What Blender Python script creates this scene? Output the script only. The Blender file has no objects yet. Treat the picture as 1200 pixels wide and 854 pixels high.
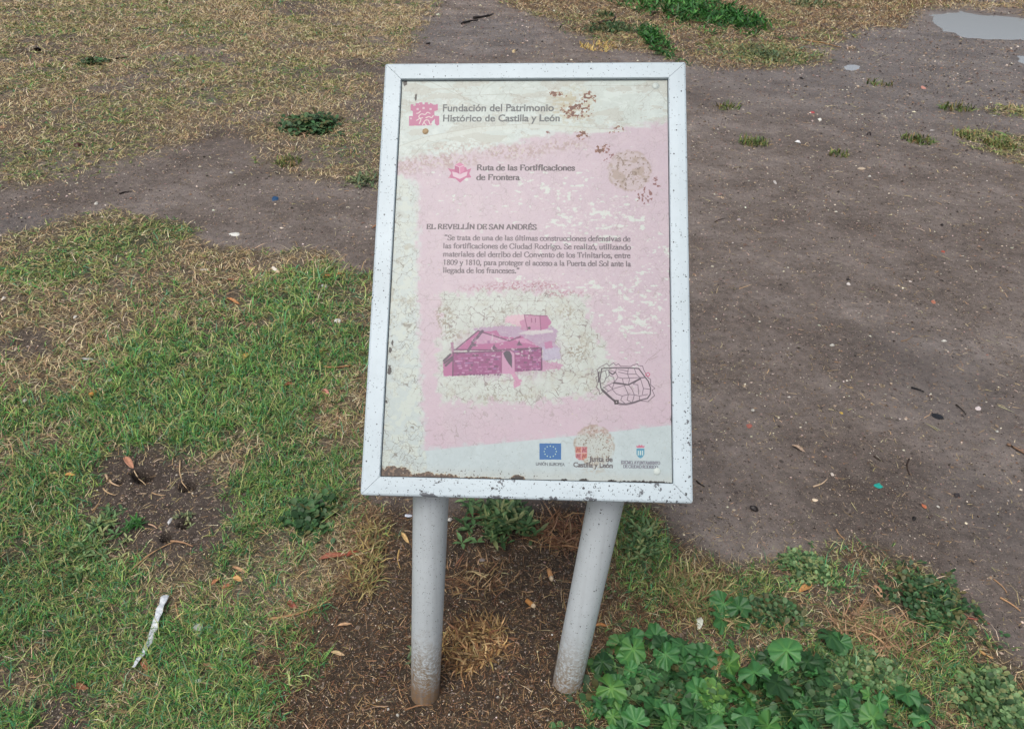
import bpy, math, random
import numpy as np
from mathutils import Vector, Matrix
R = math.radians
SC = bpy.context.scene
COL = SC.collection
rng = np.random.default_rng(11)
random.seed(5)

# ------------------------------------------------------------------ camera
CAM_POS = np.array([0.0, 0.0, 1.498])
CAM_ROT = np.array([[0.9991752, -0.0406067, 0.0],
                    [0.0223570, 0.5501207, -0.8347859],
                    [0.0338979, 0.8340973, 0.5505748]])      # columns: right, up, back
cd = bpy.data.cameras.new('camera')
cam = bpy.data.objects.new('camera', cd)
COL.objects.link(cam)
cam.matrix_world = Matrix([[*CAM_ROT[i], CAM_POS[i]] for i in range(3)] + [[0, 0, 0, 1]])
cd.sensor_width = 36
cd.lens = 850 / 1200 * 36
cd.clip_start = 0.02
cd.clip_end = 2000
SC.camera = cam

# ------------------------------------------------------------------ daylight (overcast)
SUN_EL, SUN_AZ = R(62), R(205)
w = bpy.data.worlds.new('World')
SC.world = w
w.use_nodes = True
nt = w.node_tree
bg = nt.nodes['Background']
sky = nt.nodes.new('ShaderNodeTexSky')
sky.sky_type = 'NISHITA'
sky.sun_disc = False
sky.sun_elevation = SUN_EL
sky.sun_rotation = SUN_AZ
sky.air_density = 1.0
sky.dust_density = 6.0
sky.ozone_density = 1.0
# cloud layer: the overcast greys the blue sky everywhere alike
hsv = nt.nodes.new('ShaderNodeHueSaturation')
hsv.inputs['Saturation'].default_value = 0.62
nt.links.new(sky.outputs[0], hsv.inputs['Color'])
nt.links.new(hsv.outputs[0], bg.inputs[0])
bg.inputs[1].default_value = 0.11
sl = bpy.data.lights.new('sun', 'SUN')
sun = bpy.data.objects.new('sun', sl)
COL.objects.link(sun)
sl.energy = 1.35
sl.angle = R(32)
sl.color = (1.0, 0.98, 0.95)
sd = Vector((math.cos(SUN_EL) * math.sin(SUN_AZ), math.cos(SUN_EL) * math.cos(SUN_AZ), math.sin(SUN_EL)))
sun.rotation_euler = sd.to_track_quat('Z', 'Y').to_euler()
SC.view_settings.view_transform = 'Standard'
SC.view_settings.look = 'None'
SC.view_settings.exposure = 0.24
SC.view_settings.gamma = 1.0
SC.render.engine = 'CYCLES'
SC.cycles.max_bounces = 6

# ------------------------------------------------------------------ noise
def _h(ix, iy, s):
    n = (ix.astype(np.int64) * 374761393 + iy.astype(np.int64) * 668265263 + s * 1442695041) & 0xffffffff
    n = ((n ^ (n >> 13)) * 1274126177) & 0xffffffff
    n = (n ^ (n >> 16)) & 0xffffffff
    return n / 4294967295.0
def _lattice(x0, x1, y0, y1, s):
    a, b = np.meshgrid(np.arange(x0, x1 + 2), np.arange(y0, y1 + 2))
    return _h(a, b, s).astype(np.float32)
def vn(x, y, s=0):
    x = np.asarray(x, np.float32); y = np.asarray(y, np.float32)
    x0, x1, y0, y1 = int(math.floor(x.min())), int(math.floor(x.max())), int(math.floor(y.min())), int(math.floor(y.max()))
    ix = np.floor(x); iy = np.floor(y); fx = x - ix; fy = y - iy
    fx = fx * fx * (3 - 2 * fx); fy = fy * fy * (3 - 2 * fy)
    W_, H_ = x1 - x0 + 2, y1 - y0 + 2
    if W_ * H_ < max(4 * x.size, 20000):
        L = _lattice(x0, x1, y0, y1, s).ravel()
        k = (iy - y0).astype(np.int32) * W_ + (ix - x0).astype(np.int32)
        a = L[k]; b = L[k + 1]; c = L[k + W_]; d = L[k + W_ + 1]
    else:
        a = _h(ix, iy, s); b = _h(ix + 1, iy, s); c = _h(ix, iy + 1, s); d = _h(ix + 1, iy + 1, s)
    return (a * (1 - fx) + b * fx) * (1 - fy) + (c * (1 - fx) + d * fx) * fy
def fbm(x, y, s=0, o=4):
    t = 0.0; a = 0.5; tot = 0
    for k in range(o):
        t = t + a * vn(x * 2 ** k + 17.3 * k, y * 2 ** k - 9.1 * k, s + k); tot += a; a *= 0.5
    return t / tot
def sst(a, b, x):
    t = np.clip((x - a) / (b - a), 0, 1)
    return t * t * (3 - 2 * t)
def lin(c):
    c = np.asarray(c, float) / 255.0
    return np.where(c <= 0.04045, c / 12.92, ((c + 0.055) / 1.055) ** 2.4)

# ------------------------------------------------------------------ terrain height
def ray(px, py):
    d = CAM_ROT @ np.array([(px - 600) / 850.0, (427 - py) / 850.0, -1.0])
    return d
def flat(px, py):
    d = ray(px, py); t = -CAM_POS[2] / d[2]
    return CAM_POS + d * t
HOLES = [(flat(170, 559), .022, .13), (flat(221, 571), .020, .12), (flat(142, 566), .011, .06), (flat(217, 615), .014, .09),
         (flat(196, 630), .013, .08), (flat(101, 630), .016, .08), (flat(160, 556), .012, .03)]
PUD = []      # puddle rims as world polygons, water at WZ below the path
WZ = -0.012
def poly_w(pts):
    return np.array([flat(x, y)[:2] for x, y in pts])
PUD_PX = [[(1083, 20), (1096, 14), (1125, 11), (1150, 16), (1185, 18), (1240, 26), (1300, 34), (1290, 52), (1215, 50), (1190, 46), (1160, 47), (1130, 45), (1112, 38), (1096, 36)],
          [(1182, 66), (1196, 62), (1240, 62), (1300, 68), (1290, 84), (1230, 79), (1200, 76), (1186, 72)],
          [(987, 77), (994, 74.5), (1003, 74), (1011, 76.5), (1009, 80.5), (999, 82.5), (989, 81)]]
PUDW = [poly_w(p) for p in PUD_PX]
def sdist(poly, x, y):
    """signed distance to a polygon, positive inside"""
    d = np.full(x.shape, 1e9); ins = np.zeros(x.shape, bool)
    n = len(poly)
    for i in range(n):
        ax, ay = poly[i]; bx, by = poly[(i + 1) % n]
        ex, ey = bx - ax, by - ay
        t = np.clip(((x - ax) * ex + (y - ay) * ey) / (ex * ex + ey * ey + 1e-12), 0, 1)
        dd = np.hypot(x - ax - t * ex, y - ay - t * ey)
        d = np.minimum(d, dd)
        c = ((ay > y) != (by > y)) & (x < (bx - ax) * (y - ay) / (by - ay + 1e-12) + ax)
        ins ^= c
    return np.where(ins, d, -d)
def height(x, y, fine=True):
    x = np.asarray(x, float); y = np.asarray(y, float)
    z = np.where(x > -.01, .026, .047) * np.tanh((x + 0.01) / 0.12) * np.exp(-((x / 0.6) ** 2) - ((y - 0.9) / 0.45) ** 2)
    z = z + 0.030 * (fbm(x * 0.9, y * 0.9, 3, 3) - 0.5) * sst(1.0, 2.5, y) + 0.016 * (fbm(x * 4, y * 4, 5, 3) - 0.5)
    for (p, r, dp) in HOLES:
        d2 = ((x - p[0]) ** 2 + (y - p[1]) ** 2)
        z = z - dp * np.exp(-(d2 / r ** 2 * (1 + .9 * (fbm(x * 60, y * 60, 12, 2) - .5))) ** 2) + 0.006 * np.exp(-((np.sqrt(d2) - 2 * r) / r) ** 2)
    if fine:
        z = z + 0.006 * (fbm(x * 22, y * 22, 8, 3) - 0.5) + 0.0035 * (fbm(x * 75, y * 75, 9, 2) - 0.5)
    m = np.zeros(x.shape)
    for k, p in enumerate(PUDW):
        s = sdist(p, x, y) + (.42 if k < 2 else .04) * (fbm(x * 3.5, y * 2.2, 31, 4) - 0.5)
        wd = 0.25 if k < 2 else 0.05
        m = np.maximum(m, sst(-wd, wd * 0.7, s))
    z = z * (1 - m) + m * (-0.008 * 2 * m)
    return z
def at(px, py, lift=0.0):
    d = ray(px, py); h = 0.0
    for _ in range(6):
        t = (h - CAM_POS[2]) / d[2]; p = CAM_POS + d * t
        h = gz(p[0], p[1]) + lift
    return Vector((p[0], p[1], h))
def gz(x, y):
    return float(height(np.array([x]), np.array([y]))[0])
def mpp(px, py):
    """metres per photo pixel, across, at that spot of the ground"""
    p = np.array(at(px, py)); return float((CAM_POS - p) @ CAM_ROT[:, 2]) / 850.0

# ------------------------------------------------------------------ ground cover zones (world polygons with noisy edges)
Z = {}
Z['dry_far'] = poly_w([(-900, -60), (540, -60), (490, -20), (500, 14), (485, 40), (462, 66), (440, 92), (470, 130), (452, 205), (418, 214), (372, 200), (330, 190), (262, 158), (212, 168), (150, 176), (90, 196), (40, 208), (-60, 222), (-500, 230)])
Z['near'] = poly_w([(-700, 305), (0, 282), (60, 258), (140, 243), (205, 262), (240, 288), (320, 292), (380, 300), (440, 322), (452, 420), (440, 520), (436, 620), (424, 690), (368, 728), (322, 768), (300, 900), (200, 1100), (-600, 1100)])
Z['right_low'] = poly_w([(722, 596), (760, 600), (778, 640), (850, 668), (930, 650), (990, 640), (1070, 652), (1120, 704), (1150, 752), (1210, 792), (1420, 900), (1300, 1100), (640, 1100), (672, 820), (700, 700)])
Z['top_mid'] = poly_w([(560, -60), (575, -10), (610, 10), (660, 30), (700, 52), (790, 66), (835, 80), (905, 82), (950, 68), (985, 40), (1050, 32), (1090, 8), (1150, -5), (1300, -14), (1500, -60)])
Z['right_edge'] = poly_w([(1118, 152), (1150, 150), (1180, 158), (1230, 158), (1300, 200), (1240, 208), (1190, 190), (1150, 178)])
Z['right_mid'] = poly_w([(1150, 128), (1190, 124), (1240, 130), (1240, 142), (1170, 136)])
Z['under'] = poly_w([(405, 590), (760, 590), (800, 640), (780, 760), (700, 840), (650, 1000), (262, 1000), (282, 790), (335, 720), (392, 668)])
BARE = [(poly_w([(96, 545), (136, 524), (185, 526), (244, 554), (272, 590), (266, 628), (236, 660), (190, 666), (116, 646), (94, 600)]), 1.0),
        (poly_w([(-10, 400), (30, 384), (62, 390), (58, 414), (20, 424), (-30, 420)]), .8),
        (poly_w([(52, 824), (90, 806), (112, 820), (100, 860), (30, 880)]), .8),
        (poly_w([(-40, 790), (8, 784), (14, 812), (-40, 830)]), .8),
        (poly_w([(30, 44), (90, 42), (110, 60), (70, 70), (20, 62)]), .45),
        (poly_w([(300, 2), (390, 2), (392, 18), (330, 20)]), .7),
        (poly_w([(395, 66), (450, 70), (450, 88), (405, 80)]), .7),
        (poly_w([(235, 146), (275, 148), (280, 160), (240, 160)]), .6),
        (poly_w([(85, 318), (110, 316), (112, 330), (88, 332)]), .7),
        (poly_w([(285, 300), (330, 300), (330, 314), (280, 312)]), .5)]
def blob(x, y, px, py, rx, ry, soft=.5):
    c = flat(px, py); ax = np.hypot(*(flat(px + rx, py) - c)[:2]); ay = np.hypot(*(flat(px, py + ry) - c)[:2])
    d = np.hypot((x - c[0]) / ax, (y - c[1]) / ay)
    return 1 - sst(1 - soft, 1 + soft, d)
def zone(name, x, y, soft, amp, freq=3.0, s=40):
    return sst(-soft, soft, sdist(Z[name], x, y) + amp * (fbm(x * freq, y * freq, s, 4) - 0.5) * 2)
def cover(x, y):
    """density 0..1 of green grass, dry grass, loose straw at ground points"""
    x = np.asarray(x, float); y = np.asarray(y, float)
    n1 = fbm(x * 1.7, y * 1.7, 50, 4); n2 = fbm(x * 6, y * 6, 51, 3); n3 = fbm(x * 14, y * 14, 52, 2)
    far = zone('dry_far', x, y, .22, .30, 1.6)
    near = zone('near', x, y, .05, .10, 5)
    rl = zone('right_low', x, y, .04, .05, 7)
    tm = zone('top_mid', x, y, .25, .35, 1.5)
    re = np.maximum(zone('right_edge', x, y, .08, .10, 4), zone('right_mid', x, y, .06, .08, 4))
    un = zone('under', x, y, .06, .06, 6)
    bare = np.zeros(x.shape)
    for p, k in BARE:
        size = np.sqrt(abs(np.ptp(p[:, 0]) * np.ptp(p[:, 1])))
        bare = np.maximum(bare, k * sst(-.12 * size, .12 * size, sdist(p, x, y) + size * .22 * (fbm(x * 2.5 / size, y * 2.5 / size, 60, 3) - .5)))
    core = np.zeros(x.shape)
    for b in [(255, 440, 150, 75, .5), (215, 490, 110, 50), (360, 350, 60, 45), (330, 560, 70, 60), (40, 640, 80, 55), (70, 560, 60, 40), (380, 420, 50, 60), (130, 285, 70, 22),
              (220, 780, 130, 90), (90, 720, 110, 60), (300, 650, 60, 40), (30, 480, 50, 25), (200, 265, 40, 14), (20, 850, 40, 30), (60, 310, 60, 20)]:
        core = np.maximum(core, blob(x, y, *b))
    tan = np.zeros(x.shape)
    for b in [(40, 400, 110, 50), (400, 480, 40, 60), (250, 545, 40, 20), (360, 660, 80, 50), (180, 700, 50, 20), (400, 300, 60, 16), (270, 305, 60, 20), (280, 690, 50, 24), (430, 620, 26, 50), (20, 780, 40, 40), (150, 810, 40, 30), (310, 740, 30, 50), (60, 450, 60, 25)]:
        tan = np.maximum(tan, blob(x, y, *b))
    g = near * (0.22 + 0.85 * core) * (1 - .70 * tan) * (0.55 + 0.9 * n2) * (1 - bare)
    d = near * (0.85 - 0.55 * core + .40 * tan) * (0.4 + 1.1 * n3) * (1 - bare)
    gf = sst(.46, .66, n1)
    for b in [(130, 10, 90, 16), (150, 122, 90, 14), (30, 190, 50, 14), (420, 165, 40, 26), (420, 215, 22, 14), (215, 75, 60, 10), (335, 78, 50, 12), (10, 60, 60, 10)]:
        gf = np.maximum(gf, .8 * blob(x, y, *b))
    g = g + far * (1 - bare) * (.03 + .26 * gf)
    d = d + far * (1 - bare) * (1.0 - .20 * gf) * (0.5 + 1.1 * n2) * (.35 + .65 * sst(.33, .5, fbm(x * 2.4, y * 2.4, 55, 4)))
    gr = np.zeros(x.shape)
    for b in [(750, 640, 34, 50), (775, 690, 40, 30), (860, 690, 60, 16), (960, 670, 30, 16), (1060, 770, 70, 36), (1140, 800, 60, 26), (1000, 800, 80, 40), (740, 605, 20, 15)]:
        gr = np.maximum(gr, blob(x, y, *b))
    g = g + rl * (.12 + .6 * gr) * (.5 + n2)
    d = d + rl * (.75 - .25 * gr) * (.3 + 1.2 * n2)
    g = g + tm * .10 * (sst(.5, .7, n1) * 2 + blob(x, y, 900, 62, 60, 14) * 5)
    d = d + tm * .85 * (.3 + 1.2 * n2)
    g = g + re * .5 * (n2 + .1); d = d + re * .7 * (.4 + n2)
    d = d + un * .22 * (n2 + .3)
    lit = .24 + un * 1.6 + rl * .7 + near * .35 + .4 * tm + .5 * blob(x, y, 860, 640, 90, 30) + bare * .25 + .35 * blob(x, y, 900, 460, 120, 60) * n2
    # the rest of the park, beyond what the photograph shows
    out = sst(14, 18, np.hypot(x, y)) + sst(3.6, 5, -y) + 0 * x
    d = np.maximum(d, np.clip(out, 0, 1) * sst(.4, .6, n1) * .8)
    wet = 0 * x
    for b in [(1020, 90, 240, 60, .7), (1150, 60, 200, 50, .7), (10, 262, 60, 14), (560, 40, 90, 30), (1100, 440, 70, 60, .8), (1160, 600, 50, 60, .8)]:
        wet = np.maximum(wet, blob(x, y, *b))
    for p in PUDW: wet = np.maximum(wet, .75 * sst(-.30, -.02, sdist(p, x, y)))
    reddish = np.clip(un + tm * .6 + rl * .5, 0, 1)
    return np.clip(g, 0, 1.2), np.clip(d, 0, 1.2), np.clip(lit, 0, 2.2), wet, reddish, bare

# ------------------------------------------------------------------ object helpers
def tag(o, label=None, cat=None, group=None, kind=None):
    if label: o['label'] = label
    if cat: o['category'] = cat
    if group: o['group'] = group
    if kind: o['kind'] = kind
    return o
def link(name, me, parent=None, loc=None):
    o = bpy.data.objects.new(name, me); COL.objects.link(o)
    if parent is not None: o.parent = parent
    if loc is not None: o.location = loc
    return o
def np_mesh(name, V, F, mat=None, col=None, smooth=False, uv=None):
    """V (n,3), F (m,k) all faces of k corners"""
    V = np.ascontiguousarray(V, np.float32); F = np.ascontiguousarray(F, np.int32)
    me = bpy.data.meshes.new(name)
    me.vertices.add(len(V)); me.vertices.foreach_set('co', V.ravel())
    k = F.shape[1]
    me.loops.add(F.size); me.loops.foreach_set('vertex_index', F.ravel())
    me.polygons.add(len(F)); me.polygons.foreach_set('loop_start', np.arange(0, F.size, k, dtype=np.int32))
    me.polygons.foreach_set('loop_total', np.full(len(F), k, np.int32))
    if smooth: me.polygons.foreach_set('use_smooth', np.ones(len(F), bool))
    me.update(calc_edges=True)
    if col is not None:
        a = me.color_attributes.new('tint', 'FLOAT_COLOR', 'POINT')
        c = np.ones((len(V), 4), np.float32); c[:, :col.shape[1]] = col
        a.data.foreach_set('color', c.ravel())
    if uv is not None:
        l = me.uv_layers.new(name='UVMap'); l.data.foreach_set('uv', np.ascontiguousarray(uv, np.float32).ravel())
    if mat: me.materials.append(mat)
    me.validate()
    return me
def py_mesh(name, V, F, mat=None, smooth=False):
    me = bpy.data.meshes.new(name); me.from_pydata([tuple(v) for v in V], [], F)
    if smooth:
        for p in me.polygons: p.use_smooth = True
    if mat: me.materials.append(mat)
    me.update(); return me

# ------------------------------------------------------------------ material helpers
def mat_new(name):
    m = bpy.data.materials.new(name); m.use_nodes = True
    return m, m.node_tree, m.node_tree.nodes['Principled BSDF']
def N(nt, t, **k):
    n = nt.nodes.new('ShaderNode' + t)
    for a, b in k.items(): setattr(n, a, b)
    return n
def noise(nt, scale, detail=4, rough=.55, coord='Object', vec=None, dist=0):
    n = N(nt, 'TexNoise'); n.inputs['Scale'].default_value = scale; n.inputs['Detail'].default_value = detail
    n.inputs['Roughness'].default_value = rough; n.inputs['Distortion'].default_value = dist
    if vec is None:
        t = N(nt, 'TexCoord'); vec = t.outputs[coord]
    nt.links.new(vec, n.inputs['Vector']); return n
def ramp(nt, fac, stops):
    r = N(nt, 'ValToRGB'); e = r.color_ramp.elements
    e[0].position, e[0].color = stops[0][0], (*stops[0][1], 1)
    e[1].position, e[1].color = stops[-1][0], (*stops[-1][1], 1)
    for p, c in stops[1:-1]:
        x = e.new(p); x.color = (*c, 1)
    nt.links.new(fac, r.inputs[0]); return r
def mix(nt, fac, a, b, mode='MIX'):
    m = N(nt, 'Mix', data_type='RGBA', blend_type=mode)
    for s, v in ((m.inputs[0], fac), (m.inputs[6], a), (m.inputs[7], b)):
        if isinstance(v, bpy.types.NodeSocket): nt.links.new(v, s)
        elif isinstance(v, (int, float)): s.default_value = v
        else: s.default_value = (*v, 1)
    return m.outputs[2]
def math_n(nt, op, a, b=None, clamp=False):
    m = N(nt, 'Math', operation=op); m.use_clamp = clamp
    for i, v in enumerate((a, b)):
        if v is None: continue
        if isinstance(v, bpy.types.NodeSocket): nt.links.new(v, m.inputs[i])
        else: m.inputs[i].default_value = v
    return m.outputs[0]
def bump(nt, hgt, strength, dist, bsdf):
    b = N(nt, 'Bump'); b.inputs['Strength'].default_value = strength; b.inputs['Distance'].default_value = dist
    nt.links.new(hgt, b.inputs['Height']); nt.links.new(b.outputs[0], bsdf.inputs['Normal']); return b

def simple_mat(name, rgb, rough=.6, var=.25, scale=60, spec=.4, bmp=.3, translucent=0):
    m, nt, b = mat_new(name)
    n = noise(nt, scale, 5)
    c = lin(rgb)
    r = ramp(nt, n.outputs[0], [(.3, tuple(c * (1 - var))), (.7, tuple(np.minimum(c * (1 + var), 1)))])
    nt.links.new(r.outputs[0], b.inputs['Base Color'])
    b.inputs['Roughness'].default_value = rough; b.inputs['Specular IOR Level'].default_value = spec
    if bmp: bump(nt, n.outputs[0], bmp, .001, b)
    return m

def tint_mat(name, rough=.5, spec=.35, trans=.25, blade=True):
    m, nt, b = mat_new(name)
    a = N(nt, 'Attribute', attribute_name='tint')
    n = noise(nt, 90, 3)
    c = mix(nt, 1.0, a.outputs['Color'], ramp(nt, n.outputs[0], [(.3, (.78, .78, .78)), (.7, (1.12, 1.12, 1.12))]).outputs[0], 'MULTIPLY')
    nt.links.new(c, b.inputs['Base Color'])
    b.inputs['Roughness'].default_value = rough; b.inputs['Specular IOR Level'].default_value = spec
    if trans:
        t = N(nt, 'BsdfTranslucent'); nt.links.new(c, t.inputs[0])
        ms = N(nt, 'MixShader'); ms.inputs[0].default_value = trans
        nt.links.new(b.outputs[0], ms.inputs[1]); nt.links.new(t.outputs[0], ms.inputs[2])
        nt.links.new(ms.outputs[0], nt.nodes['Material Output'].inputs[0])
    return m

# ------------------------------------------------------------------ GROUND
def axis_steps(lo, hi, step, mid0, mid1, far, slow, fast, extra):
    a = list(np.arange(lo, hi, step)); s = step; x = a[-1]
    while x < far: s = min(s * (slow if x < mid1 else fast), 40); x += s; a.append(x)
    s = step; x = lo; b = []
    while x > -far: s = min(s * (slow if x > mid0 else fast), 40); x -= s; b.append(x)
    a = np.array(b[::-1] + a); e = []
    for p, r in extra:
        k = (a[:-1] > p - r) & (a[:-1] < p + r); e += list((a[:-1][k] + a[1:][k]) / 2)
    return np.unique(np.round(np.concatenate([a, e]), 5))
HXY = [p for p, r, dp in HOLES]
gx = axis_steps(-1.45, 1.25, .0102, -7, 8, 900, 1.010, 1.12, [(p[0], .032) for p in HXY])
gy = axis_steps(.62, 2.6, .0102, .5, 13, 1200, 1.0052, 1.12, [(p[1], .035) for p in HXY])
GX, GY = np.meshgrid(gx, gy)
GZ = height(GX, GY)
fade = 1 - sst(30, 60, np.hypot(GX, GY))
GZ = GZ * fade
import bisect
_gx, _gy = gx.tolist(), gy.tolist()
def gz(x, y):
    i = min(max(bisect.bisect_right(_gx, x) - 1, 0), len(_gx) - 2); j = min(max(bisect.bisect_right(_gy, y) - 1, 0), len(_gy) - 2)
    fx = (x - _gx[i]) / (_gx[i + 1] - _gx[i]); fy = (y - _gy[j]) / (_gy[j + 1] - _gy[j])
    return float((GZ[j, i] * (1 - fx) + GZ[j, i + 1] * fx) * (1 - fy) + (GZ[j + 1, i] * (1 - fx) + GZ[j + 1, i + 1] * fx) * fy)
V = np.stack([GX.ravel(), GY.ravel(), GZ.ravel()], 1)
ny, nx = GX.shape
idx = np.arange(ny * nx).reshape(ny, nx)
F = np.stack([idx[:-1, :-1].ravel(), idx[:-1, 1:].ravel(), idx[1:, 1:].ravel(), idx[1:, :-1].ravel()], 1)
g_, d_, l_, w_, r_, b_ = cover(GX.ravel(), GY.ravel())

def soil_material():
    m, nt, b = mat_new('soil')
    tc = N(nt, 'TexCoord').outputs['Object']
    a = N(nt, 'Attribute', attribute_name='tint'); sp = N(nt, 'SeparateColor'); nt.links.new(a.outputs['Color'], sp.inputs[0])
    red = N(nt, 'Attribute', attribute_name='extra'); sp2 = N(nt, 'SeparateColor'); nt.links.new(red.outputs['Color'], sp2.inputs[0])
    n1 = noise(nt, 2.2, 6, .6, vec=tc); n2 = noise(nt, 30, 6, .65, vec=tc); n3 = noise(nt, 330, 4, .7, vec=tc); n4 = noise(nt, 900, 2, .7, vec=tc)
    base = ramp(nt, n1.outputs[0], [(.32, (.134, .111, .098)), (.5, (.198, .169, .153)), (.68, (.270, .237, .218))]).outputs[0]
    base = mix(nt, .75, base, ramp(nt, n2.outputs[0], [(.32, (.62, .60, .58)), (.5, (1, 1, 1)), (.7, (1.28, 1.25, 1.22))]).outputs[0], 'MULTIPLY')
    n9 = noise(nt, 7, 6, .7, vec=tc)
    base = mix(nt, .55, base, ramp(nt, n9.outputs[0], [(.34, (.66, .64, .62)), (.5, (1, 1, 1)), (.64, (1.22, 1.22, 1.22))]).outputs[0], 'MULTIPLY')
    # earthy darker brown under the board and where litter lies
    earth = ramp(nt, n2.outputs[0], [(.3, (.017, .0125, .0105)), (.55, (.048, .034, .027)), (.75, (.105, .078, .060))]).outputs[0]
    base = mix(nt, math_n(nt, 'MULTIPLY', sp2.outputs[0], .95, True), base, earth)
    # matted grass in the sward; dark tones also paint shade between the blades
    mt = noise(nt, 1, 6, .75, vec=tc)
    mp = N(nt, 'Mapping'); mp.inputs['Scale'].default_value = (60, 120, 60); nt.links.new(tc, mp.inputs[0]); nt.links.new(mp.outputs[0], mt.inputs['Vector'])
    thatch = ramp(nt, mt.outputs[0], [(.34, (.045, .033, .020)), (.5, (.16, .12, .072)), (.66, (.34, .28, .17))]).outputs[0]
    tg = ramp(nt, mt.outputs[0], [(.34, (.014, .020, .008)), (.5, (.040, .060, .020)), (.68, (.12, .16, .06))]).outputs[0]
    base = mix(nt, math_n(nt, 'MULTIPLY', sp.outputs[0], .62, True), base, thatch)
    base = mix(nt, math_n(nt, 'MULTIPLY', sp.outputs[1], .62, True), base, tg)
    # grit: pale and dark grains
    def grains(scale, thr, colr, amt):
        nonlocal base
        v = N(nt, 'TexVoronoi'); v.inputs['Scale'].default_value = scale; v.inputs['Randomness'].default_value = 1
        nt.links.new(tc, v.inputs['Vector'])
        sc = N(nt, 'SeparateColor'); nt.links.new(v.outputs['Color'], sc.inputs[0])
        near_ = math_n(nt, 'LESS_THAN', v.outputs['Distance'], .34)
        pick = math_n(nt, 'GREATER_THAN', sc.outputs[0], thr)
        k = math_n(nt, 'MULTIPLY', near_, pick); k = math_n(nt, 'MULTIPLY', k, amt)
        base = mix(nt, k, base, colr)
    grains(260, .80, (.36, .295, .24), .8)
    grains(150, .95, (.52, .46, .39), .85)
    grains(210, .86, (.028, .022, .020), .7)
    grains(60, .965, (.33, .27, .22), .7)
    grains(45, .97, (.05, .04, .036), .6)
    grains(95, .90, (.30, .25, .205), .7)
    grains(80, .93, (.055, .044, .038), .7)
    grains(150, .90, (.27, .21, .16), .6)
    dmp = ramp(nt, noise(nt, 1.3, 6, .62, vec=tc, dist=.4).outputs[0], [(.40, (0, 0, 0)), (.60, (1, 1, 1))]).outputs[0]
    base = mix(nt, math_n(nt, 'MULTIPLY', dmp, .5), base, mix(nt, 1.0, base, (.66, .63, .62), 'MULTIPLY'))
    dark = math_n(nt, 'MULTIPLY', sp.outputs[2], .16)
    base = mix(nt, dark, base, (.060, .052, .048))
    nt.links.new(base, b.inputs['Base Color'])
    rr = N(nt, 'MapRange'); rr.inputs['To Min'].default_value = .78; rr.inputs['To Max'].default_value = .40
    nt.links.new(sp.outputs[2], rr.inputs['Value']); nt.links.new(rr.outputs[0], b.inputs['Roughness'])
    sr = N(nt, 'MapRange'); sr.inputs['To Min'].default_value = .22; sr.inputs['To Max'].default_value = .5; nt.links.new(sp.outputs[2], sr.inputs['Value']); nt.links.new(sr.outputs[0], b.inputs['Specular IOR Level'])
    hs = math_n(nt, 'ADD', math_n(nt, 'MULTIPLY', n3.outputs[0], .6), math_n(nt, 'MULTIPLY', n2.outputs[0], 1.2))
    hs = math_n(nt, 'ADD', hs, math_n(nt, 'MULTIPLY', n4.outputs[0], .25))
    bump(nt, hs, 1.0, .009, b)
    return m
soil = soil_material()
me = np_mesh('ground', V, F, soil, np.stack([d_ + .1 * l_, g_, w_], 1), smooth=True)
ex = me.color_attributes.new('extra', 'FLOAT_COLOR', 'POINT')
e4 = np.ones((len(V), 4), np.float32); e4[:, 0] = np.clip(r_ + .75 * b_ + .35 * np.clip(g_ + d_, 0, 1), 0, 1); e4[:, 1] = l_; e4[:, 2] = b_  # soil under grass also darkened, painting in the shade of the sward
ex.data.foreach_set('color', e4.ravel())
tag(link('ground', me), kind='structure')

# ------------------------------------------------------------------ WATER
wm, nt, b = mat_new('puddle_water')
b.inputs['Base Color'].default_value = (.37, .385, .405, 1); b.inputs['Roughness'].default_value = .03  # pale base colour paints in part of the bright sky reflection
b.inputs['IOR'].default_value = 1.45; b.inputs['Transmission Weight'].default_value = .2
bump(nt, noise(nt, 2.5, 2).outputs[0], .02, .01, b)
for k, p in enumerate(PUDW):
    c = p.mean(0); q = c + (p - c) * (1.25 if k < 2 else 1.6)
    vs = [(c[0], c[1], WZ)] + [(x, y, WZ) for x, y in q]
    n = len(q)
    me = py_mesh('water', vs, [(0, 1 + i, 1 + (i + 1) % n) for i in range(n)], wm)
    bmv = [v.co.z for v in me.vertices]
    tag(link('water', me), kind='structure')

# ------------------------------------------------------------------ scatter
def sample_ground(n, pw, y0=.55, y1=24.0, margin=.28):
    """points spread over the ground the lens sees plus a margin, thinning with distance"""
    # density over distance D: D**-pw per area
    out = []
    D0, D1 = .5, y1
    u = rng.random(n * 2)
    e = 2 - pw
    D = (D0 ** e + u * (D1 ** e - D0 ** e)) ** (1 / e)
    th = (rng.random(n * 2) - .5) * R(116)
    x = D * np.sin(th); y = D * np.cos(th)
    P = np.stack([x, y, np.zeros_like(x)], 1) - CAM_POS
    c = P @ CAM_ROT
    sx = c[:, 0] / -c[:, 2] / (600 / 850); sy = c[:, 1] / -c[:, 2] / (427 / 850)
    ok = (abs(sx) < 1 + margin) & (sy > -1 - margin) & (sy < 1 + margin)
    x, y = x[ok], y[ok]
    return x[:n], y[:n], np.hypot(x, y)[:n]
POSTS = [(-.168, .955), (.149, .968)]
def clear_posts(x, y, r=.036):
    ok = np.ones(x.shape, bool)
    for a, b in POSTS: ok &= np.hypot(x - a, y - b) > r
    for p in PUDW: ok &= sdist(p, x, y) < .01
    for (p, r_h, dp) in HOLES: ok &= np.hypot(x - p[0], y - p[1]) > r_h * 1.1
    return ok
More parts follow.
